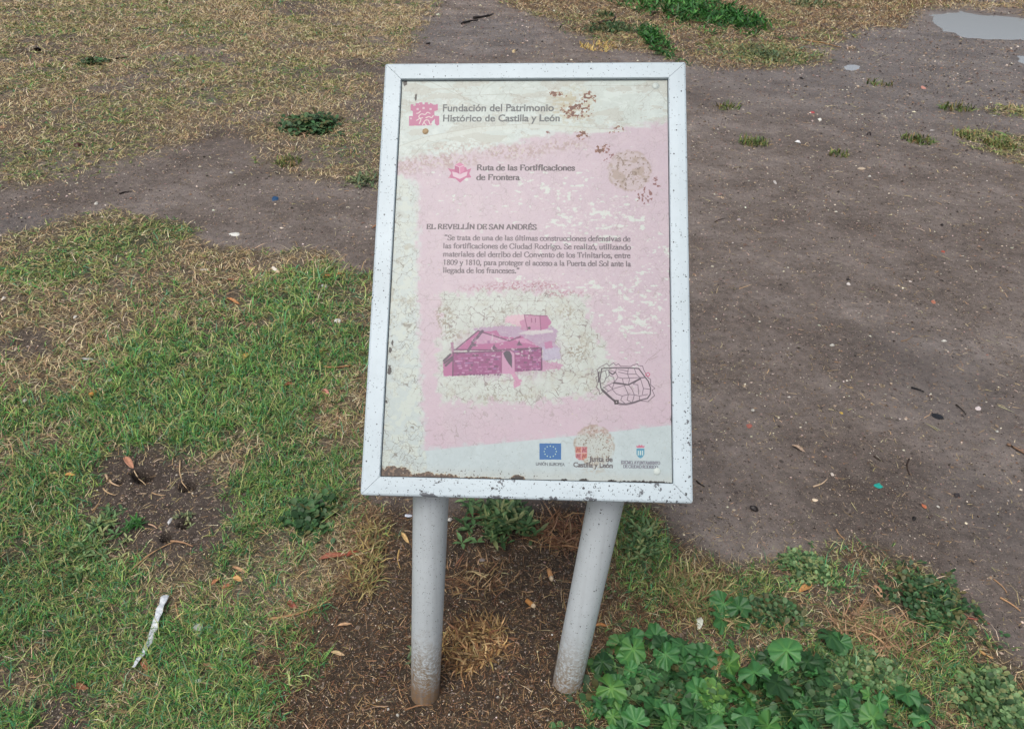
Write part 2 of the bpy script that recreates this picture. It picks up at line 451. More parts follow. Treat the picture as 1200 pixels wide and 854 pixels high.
def pick_colors(pal, wts, n, jit=.18):
    pal = np.array([lin(c) for c in pal]); i = rng.choice(len(pal), n, p=np.array(wts) / sum(wts))
    c = pal[i] * (1 + jit * rng.standard_normal((n, 1))) * (1 + .06 * rng.standard_normal((n, 3)))
    return np.clip(c, .004, .9)
def blades(name, x, y, z, L, W, lean, col, mat, label, curl=.6, az=None, tipcol=None):
    """each blade a bent, tapering strip of three faces; lean 0 = upright, pi/2 = flat"""
    n = len(x)
    az = rng.random(n) * 2 * math.pi if az is None else az
    dx, dy = np.cos(az), np.sin(az); sx, sy = -dy, dx
    l1 = lean - curl * .5 * rng.random(n); l2 = lean + curl * rng.random(n)
    l1 = np.clip(l1, .02, 1.53); l2 = np.clip(l2, .05, 1.75)
    tw = rng.standard_normal(n) * .5
    P0 = np.stack([x, y, z], 1)
    d1 = np.stack([dx * np.sin(l1), dy * np.sin(l1), np.cos(l1)], 1)
    bend = rng.standard_normal(n) * .35
    d2 = np.stack([(dx + sx * bend) * np.sin(l2), (dy + sy * bend) * np.sin(l2), np.cos(l2)], 1)
    P1 = P0 + d1 * (L * .5)[:, None]; P2 = P1 + d2 * (L * .5)[:, None]
    gmin = z + .0012
    P2[:, 2] = np.maximum(P2[:, 2], gmin)
    S = np.stack([sx, sy, np.sin(tw) * .8], 1) * (W * .5)[:, None]
    V = np.stack([P0 - S, P0 + S, P1 - S * .85, P1 + S * .85, P2], 1).reshape(-1, 3)
    b = np.arange(n)[:, None] * 5
    F = np.concatenate([b + [0, 1, 3], b + [0, 3, 2], b + [2, 3, 4]], 0)
    C = np.repeat(col, 5, 0)
    if tipcol is not None:
        C = C.reshape(n, 5, 3); C[:, 4] = C[:, 4] * .4 + tipcol * .6; C = C.reshape(-1, 3)
    me = np_mesh(name, V, F, mat, C)
    return tag(link(name, me), label=label, kind='stuff', cat='grass')
def green_mix(n, hue, D):
    c = pick_colors(GREEN, [5, 4, 3, 4, 3, 3, 2], n) * (.65 + .7 * hue)[:, None]
    o = pick_colors([(160, 156, 104), (142, 146, 96), (178, 170, 122), (118, 130, 84)], [3, 3, 2, 3], n)
    f = sst(2.2, 4.5, D) * .66 + .05; return np.clip(np.where((rng.random(n) < f)[:, None], o, c), .004, .8)
grass_mat = tint_mat('grass_blade', .5, .2, .25)
straw_mat = tint_mat('straw', .62, .25, .12)
DREF = 1.9
def lod(D): return np.maximum(D / DREF, .75)
GREEN = [(106, 160, 82), (76, 142, 78), (70, 136, 96), (156, 180, 102), (182, 186, 124), (54, 98, 56), (112, 154, 120)]
TAN = [(212, 194, 156), (192, 170, 130), (166, 138, 102), (226, 212, 178), (176, 162, 116), (132, 106, 80)]
REDD = [(140, 108, 80), (112, 84, 62), (162, 130, 96), (88, 66, 50), (190, 164, 124)]
# green sward
x, y, D = sample_ground(275000, 1.5)
g, d, l, wt, rd, br = cover(x, y)
ok = (rng.random(len(x)) < g * 1.45 * sst(.24, .56, fbm(x * 11, y * 11, 90, 3) * .6 + .4 * fbm(x * 4, y * 4, 91, 2))); x, y, D = x[ok], y[ok], D[ok]
rep = rng.integers(3, 8, len(x)); hue = rng.random(len(x)) ; big = rng.lognormal(0, .28, len(x)) * (.5 + .9 * fbm(x * 7, y * 7, 93, 3)); hue = np.clip(hue * .55 + .75 * (fbm(x * 3.2, y * 3.2, 92, 3) - .2), 0, 1.1)
x, y, D, hue, big = [np.repeat(q, rep) for q in (x, y, D, hue, big)]
x = x + rng.standard_normal(len(x)) * .0035 * lod(D) ** .6; y = y + rng.standard_normal(len(x)) * .0035 * lod(D) ** .6
ok = clear_posts(x, y, .034); x, y, D, hue, big = [q[ok] for q in (x, y, D, hue, big)]
n = len(x); s = lod(D) ** .8 * big
blades('short_grass', x, y, height(x, y) - .001, rng.gamma(5, .0053, n) * s * (1 - .45 * sst(2.2, 4.5, D)), rng.uniform(.0014, .0031, n) * lod(D) ** .8, np.minimum(rng.uniform(.5, 1.4, n) + .5 * sst(2.2, 4, D), 1.48),
       green_mix(n, hue, D), grass_mat, 'short green lawn grass growing in ragged patches left of the board', tipcol=lin((150, 150, 92)))
print('green', n)
# dry grass
x, y, D = sample_ground(840000, 1.22)
g, d, l, wt, rd, br = cover(x, y)
ok = (rng.random(len(x)) < d * .8) & clear_posts(x, y); x, y, D, rd = x[ok], y[ok], D[ok], rd[ok]
n = len(x); s = lod(D) ** .8
c = pick_colors(TAN, [4, 4, 3, 2, 3, 2], n); c2 = pick_colors(REDD, [4, 3, 3, 2, 2], n)
c = np.where((rng.random(n) < rd * .8)[:, None], c2, c)
blades('dry_grass', x, y, height(x, y) - .0005, rng.gamma(5, .0060, n) * s * (1 - .48 * sst(2.2, 4.5, D)), rng.uniform(.0009, .0021, n) * lod(D) ** .72, rng.uniform(.95, 1.5, n),
       c, straw_mat, 'bleached dry grass lying over the thin parts of the lawn', curl=.4)
print('dry', n)
# loose straw and bits of stem flat on the soil
x, y, D = sample_ground(270000, 1.6)
g, d, l, wt, rd, br = cover(x, y)
ok = (rng.random(len(x)) < l * .48) & clear_posts(x, y); x, y, D, rd = x[ok], y[ok], D[ok], rd[ok]
n = len(x)
c = pick_colors(TAN, [3, 4, 4, 1, 3, 3], n); c2 = pick_colors(REDD, [4, 4, 3, 4, 1.5], n)
c = np.where((rng.random(n) < rd)[:, None], c2, c)
blades('straw_litter', x, y, height(x, y) + .0015, rng.gamma(2.2, .0060, n) * lod(D) ** .5, rng.uniform(.0007, .0018, n) * lod(D) ** .8, rng.uniform(1.35, 1.53, n),
       c, straw_mat, 'loose straw and stem fragments scattered over the bare soil', curl=.15)
print('litter', n)
# grit: small angular grains
def grit(name, x, y, r, col, mat, label, squash=.6, sink=.25):
    n = len(x)
    o = np.array([[1, 0, 0], [0, 1, 0], [-1, 0, 0], [0, -1, 0], [0, 0, 1], [0, 0, -1]], float)
    f = np.array([[0, 1, 4], [1, 2, 4], [2, 3, 4], [3, 0, 4]])
    k = rng.uniform(.6, 1.25, (n, 6, 1)); a = rng.random(n) * 6.28
    P = o[None] * k; ca, sa = np.cos(a)[:, None], np.sin(a)[:, None]
    el = rng.uniform(.6, 1.5, n)[:, None]
    X = P[:, :, 0] * el * ca - P[:, :, 1] * sa; Y = P[:, :, 0] * el * sa + P[:, :, 1] * ca
    Zc = P[:, :, 2] * squash + rng.standard_normal((n, 6)) * .12
    V = np.stack([X * r[:, None] + x[:, None], Y * r[:, None] + y[:, None], Zc * r[:, None] + (height(x, y) + r * squash * (1 - 2 * sink))[:, None]], 2).reshape(-1, 3)
    F = (f[None] + (np.arange(n) * 6)[:, None, None]).reshape(-1, 3)
    me = np_mesh(name, V, F, mat, np.repeat(col, 6, 0))
    return tag(link(name, me), label=label, kind='stuff', cat='gravel')
grit_mat = tint_mat('grit', .75, .3, 0)
x, y, D = sample_ground(280000, 1.55)
g, d, l, wt, rd, br = cover(x, y)
ok = (rng.random(len(x)) < (1 - .85 * np.clip(g + d, 0, 1)) * .75) & clear_posts(x, y); x, y, D = x[ok], y[ok], D[ok]
n = len(x)
grit('gravel', x, y, rng.gamma(3, .00042, n) * lod(D) ** .9 + .0004, pick_colors([(126, 110, 102), (84, 70, 62), (164, 146, 130), (50, 42, 38), (206, 194, 178), (140, 114, 92)], [5, 5, 7, 6, 3.2, 5], n), grit_mat,
     'fine brown grit and small stones on the bare path')
print('grit', n)

# ------------------------------------------------------------------ THE BOARD: printed sheet, painted as an image in numpy
BW, BH = .5609, .8003                         # outer size of the frame, metres
TS = 1900                                     # print pixels per metre
TW, TH = int(BW * TS), int(BH * TS)
HI = np.array([[0.00266783540, 0.000152899657, 0.451481054], [1.14249600e-05, 0.00201650541, 0.713528737], [5.79277704e-05, 0.000198245543, 1.0]])
def T(px, py):
    """where a mark seen in the photograph sits on the sheet, in print pixels"""
    q = HI @ np.array([px - 600, py - 427, 1.0]); return (q[0] / q[2] * TW, q[1] / q[2] * TH)
YY, XX = np.mgrid[0:TH, 0:TW].astype(np.float32)
U_, V_ = XX / TS * 100, YY / TS * 100         # centimetres
IMG = np.zeros((TH, TW, 3), np.float32)
def over(mask, rgb, a=1.0):
    m = (np.clip(mask, 0, 1) * a)[..., None]
    IMG[:] = IMG * (1 - m) + np.array(rgb, np.float32) / 255 * m
def seg_mask(M, p, q, rx, ry):
    r = max(rx, ry) + 1.5
    x0, x1 = int(max(0, min(p[0], q[0]) - r)), int(min(TW, max(p[0], q[0]) + r + 1)); y0, y1 = int(max(0, min(p[1], q[1]) - r)), int(min(TH, max(p[1], q[1]) + r + 1))
    if x0 >= x1 or y0 >= y1: return
    X = XX[y0:y1, x0:x1] + .5; Y = YY[y0:y1, x0:x1] + .5
    ex, ey = (q[0] - p[0]) / rx, (q[1] - p[1]) / ry
    ux, uy = (X - p[0]) / rx, (Y - p[1]) / ry
    t = np.clip((ux * ex + uy * ey) / (ex * ex + ey * ey + 1e-9), 0, 1)
    d = np.hypot(ux - t * ex, uy - t * ey)
    c = np.clip((1 - d) * min(rx, ry) * 1.2 + .5, 0, 1)
    np.maximum(M[y0:y1, x0:x1], c, out=M[y0:y1, x0:x1])
def poly_mask(M, pts):
    P = np.array(pts, float); x0, y0 = np.maximum(P.min(0).astype(int) - 1, 0); x1, y1 = P.max(0).astype(int) + 2
    x1, y1 = min(x1, TW), min(y1, TH)
    if x0 >= x1 or y0 >= y1: return
    acc = 0
    for ox, oy in ((.25, .25), (.75, .25), (.25, .75), (.75, .75)):
        X = XX[y0:y1, x0:x1] + ox; Y = YY[y0:y1, x0:x1] + oy; ins = np.zeros(X.shape, bool)
        for i in range(len(P)):
            ax, ay = P[i]; bx, by = P[(i + 1) % len(P)]
            if ay == by: continue
            ins ^= ((ay > Y) != (by > Y)) & (X < (bx - ax) * (Y - ay) / (by - ay) + ax)
        acc = acc + ins * .25
    np.maximum(M[y0:y1, x0:x1], acc, out=M[y0:y1, x0:x1])
def new(): return np.zeros((TH, TW), np.float32)
def box_of(pts, r=3):
    P = np.array(pts, float); x0, y0 = np.maximum(P.min(0).astype(int) - r, 0); x1, y1 = P.max(0).astype(int) + r + 1
    return slice(y0, min(y1, TH)), slice(x0, min(x1, TW))
def over_box(M, bx, rgb, a):
    m = np.clip(M[bx], 0, 1)[..., None] * a
    IMG[bx] = IMG[bx] * (1 - m) + np.array(rgb, np.float32) / 255 * m
    M[bx] = 0
SCR = new()
def fillp(pts, rgb, a=1): poly_mask(SCR, pts); over_box(SCR, box_of(pts), rgb, a)
def lines(pls, wd, rgb, a=1):
    wd = wd * TS / 2600
    for pl in pls:
        for p, q in zip(pl[:-1], pl[1:]): seg_mask(SCR, p, q, wd, wd)
    over_box(SCR, box_of([q for pl in pls for q in pl], int(wd) + 4), rgb, a)
def noisef(s, seed, o=4, sy=None):
    """the same value noise, evaluated on the regular grid of the sheet"""
    t = 0; a = .5; tot = 0; u = np.arange(TW, dtype=np.float32) / TS * 100 * s; v = np.arange(TH, dtype=np.float32) / TS * 100 * (sy or s)
    for k in range(o):
        x = u * 2 ** k + 17.3 * k; y = v * 2 ** k + 9.1 * k
        ix = np.floor(x).astype(int); iy = np.floor(y).astype(int); fx = x - ix; fy = y - iy
        fx = fx * fx * (3 - 2 * fx); fy = (fy * fy * (3 - 2 * fy))[:, None]
        L = _lattice(ix[0], ix[-1], iy[0], iy[-1], seed + k); ix -= ix[0]; iy -= iy[0]
        r = L[:, ix] * (1 - fx) + L[:, ix + 1] * fx
        t = t + a * (r[iy] * (1 - fy) + r[iy + 1] * fy); tot += a; a *= .5
    return (t / tot).astype(np.float32)
def crack_field(scale, seed, warp=.5):
    """distance to the cell walls of a jittered grid: a craquelure"""
    wx = U_ * scale + warp * (noisef(scale * 1.2, seed + 5, 3) - .5) * 2; wy = V_ * scale + warp * (noisef(scale * 1.2, seed + 9, 3) - .5) * 2
    ix, iy = np.floor(wx).astype(np.int32), np.floor(wy).astype(np.int32); x0, y0 = ix.min() - 1, iy.min() - 1; W_ = ix.max() + 2 - x0 + 2
    A = _lattice(x0, ix.max() + 2, y0, iy.max() + 2, seed); B = _lattice(x0, ix.max() + 2, y0, iy.max() + 2, seed + 1); W_ = A.shape[1]; A = A.ravel(); B = B.ravel()
    d1 = np.full(wx.shape, 9., np.float32); d2 = d1.copy()
    for a in (-1, 0, 1):
        for b in (-1, 0, 1):
            k = (iy + b - y0) * W_ + (ix + a - x0)
            d = np.hypot(wx - (ix + a) - A[k], wy - (iy + b) - B[k])
            d2 = np.minimum(np.maximum(d, d1), d2); d1 = np.minimum(d, d1)
    return d2 - d1

# serif letters: stroke skeletons in hundredths of an em, pen = wide down, thin across; f = foot or head serif
G = {
 'a': '44;c 8,35 19,45 30,38 31,26;l 31,28 31,7;c 31,7 34,0 41,4;c 31,27 14,22 6,12 13,1 24,3 31,11',
 'b': '50;l 9,68 9,3;c 9,34 24,45 42,38 45,22 37,3 22,-1 9,6;f 6,68', 'c': '43;c 38,33 33,43 20,44 8,34 6,18 14,2 28,-1 39,9',
 'd': '51;l 40,68 40,2;c 40,35 28,45 12,39 5,22 12,2 27,-1 40,8;f 37,68;f 44,1', 'e': '44;l 7,26 37,26;c 37,26 33,42 21,45 8,36 5,19 14,2 28,-1 39,9',
 'f': '32;c 31,62 27,69 18,66 14,54;l 14,54 14,2;l 3,43 27,43;f 14,1', 'g': '49;c 20,45 8,37 9,25 20,16 33,20 36,32 31,42 20,45;c 14,17 8,8 20,3 38,1 44,-8 34,-19 14,-19 5,-11 13,-3;l 34,42 46,43',
 'i': '27;l 13,44 13,2;f 13,1;f 10,44;p 13,61', 'l': '27;l 13,68 13,2;f 13,1;f 10,68',
 'm': '78;l 12,44 12,2;l 39,34 39,2;l 66,34 66,2;c 12,33 22,43 33,44 39,34;c 39,33 49,43 60,44 66,34;f 12,1;f 39,1;f 66,1;f 9,44',
 'n': '51;l 12,44 12,2;l 39,34 39,2;c 12,33 22,43 33,44 39,34;f 12,1;f 39,1;f 9,44', 'o': '50;c 25,45 10,38 5,22 11,4 25,-1 39,5 45,22 40,38 25,45',
 'p': '51;l 11,44 11,-19;c 11,34 25,45 42,39 45,22 38,3 24,-1 11,7;f 11,-20;f 8,44', 'r': '34;l 12,44 12,2;c 12,31 20,43 31,41;f 12,1;f 9,44',
 's': '38;c 31,33 26,44 14,44 7,35 13,26 25,20 32,10 25,0 13,-1 6,10', 't': '29;l 13,56 13,10;c 13,10 17,-1 27,4;l 4,43 26,43',
 'u': '51;l 11,43 11,14;c 11,14 15,1 27,1 39,10;l 39,43 39,2;f 8,43;f 36,43;f 42,1', 'v': '48;l 7,43 24,3;l 24,3 41,43;f 7,43;f 41,43',
 'y': '48;l 7,43 25,4;l 42,43 23,-10;c 23,-10 16,-20 7,-16;f 7,43;f 41,43', 'z': '43;l 6,43 37,43;l 36,43 7,2;l 6,2 38,2;l 38,2 38,9',
 'S': '54;c 45,53 39,67 24,67 10,58 12,44 30,34 46,22 42,4 24,-1 8,5 7,17', 'C': '66;c 58,50 50,66 34,68 12,56 6,34 14,9 36,-1 52,5 60,17',
 'R': '66;l 14,66 14,2;c 14,66 36,68 48,58 48,44 36,35 14,34;l 32,34 58,2;f 13,1;f 12,66;f 61,1', 'T': '61;l 6,66 55,66;l 30,66 30,2;f 30,1;l 6,66 6,55;l 55,66 55,55',
 'P': '56;l 14,66 14,2;c 14,66 38,68 50,58 50,42 38,32 14,32;f 14,1;f 11,66', 'D': '72;l 14,66 14,2;c 14,66 40,68 62,55 66,34 60,12 38,0 14,2;f 10,66;f 10,2',
 'E': '61;l 14,66 14,2;l 12,66 52,66;l 14,35 42,35;l 12,2 54,2;l 52,66 52,55;l 55,2 55,14;l 42,42 42,28;f 10,66;f 10,2',
 'F': '56;l 14,66 14,2;l 12,66 50,66;l 14,35 40,35;l 50,66 50,54;f 14,1;f 10,66', 'L': '61;l 14,66 14,2;l 12,2 54,2;l 55,2 55,16;f 14,66;f 10,2',
 'A': '72;l 36,67 10,2;l 36,67 62,2;l 19,24 52,24;f 10,1;f 62,1', 'V': '72;l 10,66 36,2;l 36,2 62,66;f 10,66;f 62,66', 'N': '72;l 13,66 13,2;l 13,66 60,3;l 60,3 60,66;f 11,66;f 13,1;f 60,66',
 'M': '88;l 14,66 14,2;l 14,66 44,6;l 44,6 74,66;l 74,66 74,2;f 14,1;f 74,1;f 11,66;f 77,66', 'X': '72;l 12,66 60,2;l 60,66 12,2;f 12,66;f 60,66;f 12,1;f 60,1',
 'O': '72;c 36,67 14,58 6,34 14,9 36,0 58,9 66,34 58,58 36,67', 'Y': '72;l 10,66 36,34;l 62,66 36,34;l 36,34 36,2;f 10,66;f 62,66;f 36,1',
 'U': '72;l 14,66 14,22;c 14,22 18,2 36,0 54,2 60,22;l 60,22 60,66;f 14,66;f 60,66', 'I': '33;l 16,66 16,2;f 16,1;f 16,66', 'G': '72;c 60,50 50,66 34,68 12,56 6,34 14,9 36,-1 52,2 61,8;l 61,8 61,30;f 58,30',
 '1': '50;l 26,66 26,2;l 13,57 26,66;f 26,1', '0': '50;c 25,66 11,56 6,33 11,9 25,0 39,9 44,33 39,56 25,66', '8': '50;c 25,66 12,60 12,46 26,36 41,22 37,5 25,0 12,4 9,20 24,36 38,47 37,61 25,66',
 '9': '50;c 10,1 28,8 42,29 41,54 26,66 11,57 8,42 18,29 36,33', '.': '25;p 12,5', ',': '25;p 12,5;l 14,4 8,-11', '“': '42;p 12,62;l 11,61 17,70;p 30,62;l 29,61 35,70', '”': '42;p 12,66;l 13,66 8,54;p 30,66;l 31,66 26,54', ' ': '25;',
}
ACC = {'á': 'a', 'é': 'e', 'í': 'i', 'ó': 'o', 'ú': 'u', 'Í': 'I', 'É': 'E'}
def catmull(P):
    P = np.array(P, float); Q = np.vstack([2 * P[0] - P[1], P, 2 * P[-1] - P[-2]]); out = []
    for i in range(1, len(Q) - 2):
        for t in (0, .25, .5, .75):
            a, b, c, d = Q[i - 1:i + 3]
            out.append(.5 * ((2 * b) + (c - a) * t + (2 * a - 5 * b + 4 * c - d) * t * t + (3 * b - a - 3 * c + d) * t ** 3))
    out.append(P[-1]); return out
def serif_width(s): return sum(float(G[ACC.get(c, c)].split(';')[0]) for c in s) / 100
def serif(M, s, x, y, em, width, thick=.075, thin=.036):
    """text from (x, y) baseline, fitted to the width"""
    k = width / (serif_width(s) * em); cx = x
    for ch in s:
        g = G[ACC.get(ch, ch)].split(';')
        def P(q): a, b = q.split(','); return (cx + float(a) / 100 * em * k, y - float(b) / 100 * em)
        for st in g[1:]:
            if not st: continue
            t, *pts = st.split()
            if t == 'p': p = P(pts[0]); seg_mask(M, p, p, em * thick * .8, em * thick * .8); continue
            if t == 'f': p = P(pts[0]); seg_mask(M, (p[0] - em * .065 * k, p[1]), (p[0] + em * .065 * k, p[1]), em * thin * .34, em * thin * .34); continue
            if ch in 'íÍ' and t == 'p': continue
            pp = [P(q) for q in pts]
            if t == 'c': pp = catmull(pp)
            for a, b in zip(pp[:-1], pp[1:]): seg_mask(M, a, b, em * thick * .55, em * thin * .6)
        if ch in ACC:
            o = 50 if ch in 'ÍÉ' else 0; h0 = 72 if ch in 'ÍÉ' else 52; w0 = float(g[0]) / 2
            seg_mask(M, (cx + (w0 - 4) / 100 * em * k, y - h0 / 100 * em), (cx + (w0 + 7) / 100 * em * k, y - (h0 + 12) / 100 * em), em * thick * .5, em * thin)
        cx += float(g[0]) / 100 * em * k
def sans(M, s, p, width, offset=0.0, hscale=1.0):
    """text in the built-in sans letters, baseline start p, fitted to the width; returns nothing"""
    cu = bpy.data.curves.new('lettering', 'FONT'); cu.body = s; cu.size = 1; cu.resolution_u = 4; cu.offset = offset
    o = bpy.data.objects.new('lettering', cu); COL.objects.link(o)
    dg = bpy.context.evaluated_depsgraph_get(); me = bpy.data.meshes.new_from_object(o.evaluated_get(dg))
    co = np.array([v.co[:2] for v in me.vertices]); w0 = co[:, 0].max() - co[:, 0].min(); k = width / w0
    co = (co - [co[:, 0].min(), 0]) * [k, -k * hscale] + [p[0], p[1]]
    for f in me.polygons:
        q = co[list(f.vertices)]
        x0, y0 = np.maximum(q.min(0).astype(int) - 1, 0); x1, y1 = q.max(0).astype(int) + 2
        X = XX[y0:y1, x0:x1] + .5; Y = YY[y0:y1, x0:x1] + .5; acc = np.ones(X.shape, bool); n = len(q)
        ar = sum(q[i][0] * q[(i + 1) % n][1] - q[(i + 1) % n][0] * q[i][1] for i in range(n)); sg = 1 if ar > 0 else -1
        for i in range(n):
            a, b_ = q[i], q[(i + 1) % n]
            acc &= sg * ((b_[0] - a[0]) * (Y - a[1]) - (b_[1] - a[1]) * (X - a[0])) >= -.35 * np.hypot(*(b_ - a))
        M[y0:y1, x0:x1] = np.maximum(M[y0:y1, x0:x1], acc)
    bpy.data.objects.remove(o); bpy.data.curves.remove(cu); bpy.data.meshes.remove(me)

# --- sheet, pink field, cleared picture area
na = noisef(.12, 100, 3); nb = noisef(.6, 101, 4); nc = noisef(2.2, 102, 4); nd = noisef(6, 103, 3)
vt = (YY / TH)[..., None]
IMG[:] = (np.array([207, 217, 209], np.float32) * (1 - vt) + np.array([188, 202, 203], np.float32) * vt) / 255
IMG *= (1 + .07 * (nb - .5) + .05 * (nc - .5))[..., None]
def wobble(poly, soft, amp, f=1.2, seed=110):
    P = np.array([T(*q) for q in poly]); return sst(-soft, soft, sdist(P, XX, YY) + amp * (noisef(f, seed, 4) - .5) * 2).astype(np.float32)
lo = wobble([(430, 192), (480, 184), (540, 178), (600, 166), (655, 154), (700, 152), (760, 144), (800, 138), (830, 138), (830, 494), (700, 508), (498, 527), (494, 470), (488, 330), (489, 215), (470, 205), (430, 205)], 16, 22, 1.2)
lo = np.minimum(lo, sst(-3, 3, sdist(np.array([T(*q) for q in [(380, 60), (860, 60), (860, 491), (790, 496.5), (700, 507), (498, 527), (380, 530)]]), XX, YY)))
over(lo, (200, 182, 190))
over(lo * sst(.45, .7, nb), (206, 188, 194), .6)
over(lo * sst(.5, .75, nd) * .5, (190, 160, 172), .5)
over(lo * sst(400 / 854, 1, YY / TH) * sst(.4, .6, na + .1), (206, 181, 193), .5)
pic = wobble([(515, 345), (560, 341), (640, 342), (686, 346), (692, 380), (712, 410), (716, 450), (690, 464), (620, 470), (514, 468)], 14, 30, 1.1, 120)
over(pic, (200, 207, 198))
over(pic * sst(.4, .65, nb), (190, 196, 186), .7)
tl = wobble([(440, 80), (800, 80), (800, 140), (700, 150), (560, 168), (440, 184)], 4, 6, 1.0, 125) * (1 - lo)
over(tl * sst(.35, .6, noisef(.35, 131, 4)), (194, 204, 194), .5)
over(tl * sst(.55, .59, noisef(.28, 132, 5, .8)), (186, 184, 170), .5)          # first layer peeled, beige underneath
over(tl * sst(.62, .64, noisef(.6, 133, 5, 1.4)), (212, 222, 214), .8)
over(tl * (sst(.545, .56, noisef(.28, 132, 5, .8)) - sst(.56, .575, noisef(.28, 132, 5, .8))), (160, 140, 120), .4)
# lighter flakes where the pink has come away, thickest upper right
def dens(*bl):
    m = np.zeros((TH, TW), np.float32)
    for (x, y, rx, ry, k) in bl:
        c = T(x, y); a = T(x + rx, y)[0] - c[0]; b2 = T(x, y + ry)[1] - c[1]
        m = np.maximum(m, k * (1 - sst(.3, 1.1, np.hypot((XX - c[0]) / a, (YY - c[1]) / b2))))
    return m
fd = dens((700, 260, 100, 50, 1), (640, 215, 100, 35, .7), (745, 360, 60, 60, .95), (560, 240, 90, 40, .45), (770, 300, 40, 60, .7), (620, 330, 70, 14, .7), (700, 340, 60, 30, .9), (540, 205, 80, 16, .5), (735, 400, 50, 40, .5))
fl = noisef(1.0, 140, 4, 2.0)
over(lo * (1 - pic) * sst(0, .012, fl - (.83 - .23 * fd)), (212, 220, 210), .92)
over(lo * (1 - pic) * sst(0, .01, noisef(2.4, 141, 4, 4) - (.84 - .18 * fd)), (216, 208, 206), .8)

# left strip of bare white beside the pink
ls = wobble([(440, 200), (489, 205), (492, 330), (496, 470), (500, 560), (430, 560)], 4, 5, 1.5, 145) * (1 - lo)
over(ls, (194, 204, 196), .5)
over(ls * sst(.5, .54, noisef(1.2, 146, 4)), (204, 212, 200), .8)
over(ls * sst(.62, .68, noisef(.7, 147, 5)) * dens((468, 330, 30, 110, 1)), (150, 138, 112), .35)
# ragged brownish scum line along the top of the pink
sc_ = dens((520, 186, 60, 13, 1), (600, 176, 60, 12, 1), (660, 168, 40, 9, .9), (550, 172, 80, 9, .7), (480, 192, 26, 14, .8))
over(sc_ * sst(.46, .60, noisef(2.6, 150, 5, 2.2)), (158, 134, 124), .62)
over(sc_ * sst(.58, .66, noisef(3.4, 151, 5, 3)), (206, 196, 184), .7)
over(dens((615, 334, 60, 8, 1), (570, 336, 40, 6, .7), (660, 343, 40, 6, .8)) * sst(.48, .62, noisef(4, 153, 4)), (156, 96, 110), .7)
# pale peel wedge across the heading
fillp([T(*q) for q in [(462, 172), (500, 158), (560, 147), (620, 143), (690, 147), (737, 152), (690, 154), (620, 148), (560, 153), (505, 164)]], (207, 214, 204), .8)
lines([[T(*q) for q in [(465, 170), (500, 158), (560, 147), (620, 143), (735, 151)]]], 1.0, (150, 140, 120), .5)
# rust coloured tears
ru = dens((676, 128, 20, 12, 1), (690, 112, 12, 8, 1), (655, 107, 14, 5, .9), (684, 156, 12, 6, 1), (706, 172, 10, 8, .9), (720, 150, 12, 6, .6))
rr_ = noisef(2.4, 160, 5, 2.8)
over(dens((670, 122, 36, 30, 1)) * sst(.45, .6, noisef(1.6, 161, 5, 3)), (176, 160, 120), .55)
over(sst(0, .02, rr_ - (.70 - .22 * ru)) * (ru > .03), (140, 82, 50), .92)
over(sst(0, .02, rr_ - (.76 - .22 * ru)) * (ru > .03), (96, 48, 30), .9)
rk = dens((757, 226, 14, 14, 1), (770, 212, 8, 8, .9), (712, 178, 8, 12, .8), (642, 153, 5, 3, 1))
over(sst(0, .02, noisef(3, 162, 5, 2.5) - (.74 - .2 * rk)) * (rk > .04), (118, 66, 62), .85)
# round stains
def ring(x, y, r, rgb, a, rim=None, seed=170):
    c = T(x, y); rr2 = abs(T(x + r, y)[0] - c[0]); d = np.hypot(XX - c[0], YY - c[1]) / rr2 + .10 * (noisef(1.8, seed, 3) - .5)
    over((1 - sst(.92, 1.03, d)) * (.75 + .5 * (noisef(1.5, seed + 1, 4) - .5)), rgb, a)
    if rim: over((sst(.86, .96, d) - sst(.98, 1.06, d)) * sst(.4, .55, noisef(1.3, seed + 2, 3)), rim, .5)
    return 1 - sst(.9, 1.0, d)
k1 = ring(738, 198, 26, (190, 176, 168), .6, (160, 140, 128))
over(k1 * sst(.42, .62, noisef(.9, 175, 5)), (158, 138, 120), .6); over(k1 * sst(.62, .68, noisef(2.2, 176, 4)), (118, 96, 78), .7)
k2 = ring(697, 521, 24, (190, 190, 176), .75, (160, 140, 120), 180)
over(k2 * dens((700, 500, 26, 16, 1), (714, 512, 8, 14, .8)) * sst(.45, .6, noisef(2.6, 185, 5)), (166, 130, 116), .6); over(k2 * sst(.66, .70, noisef(6, 186, 4)), (110, 84, 66), .8)
over(dens((697, 545, 20, 14, 1)) * sst(.5, .6, noisef(3, 187, 4)), (176, 166, 146), .6)
for (x, y, r, c) in ((498, 152, 3.4, (172, 150, 116)), (769, 98.5, 4.4, (170, 180, 176)), (771, 552, 4.2, (176, 188, 184))):
    ring(x, y, r, c, .95, tuple(int(v * .8) for v in c))

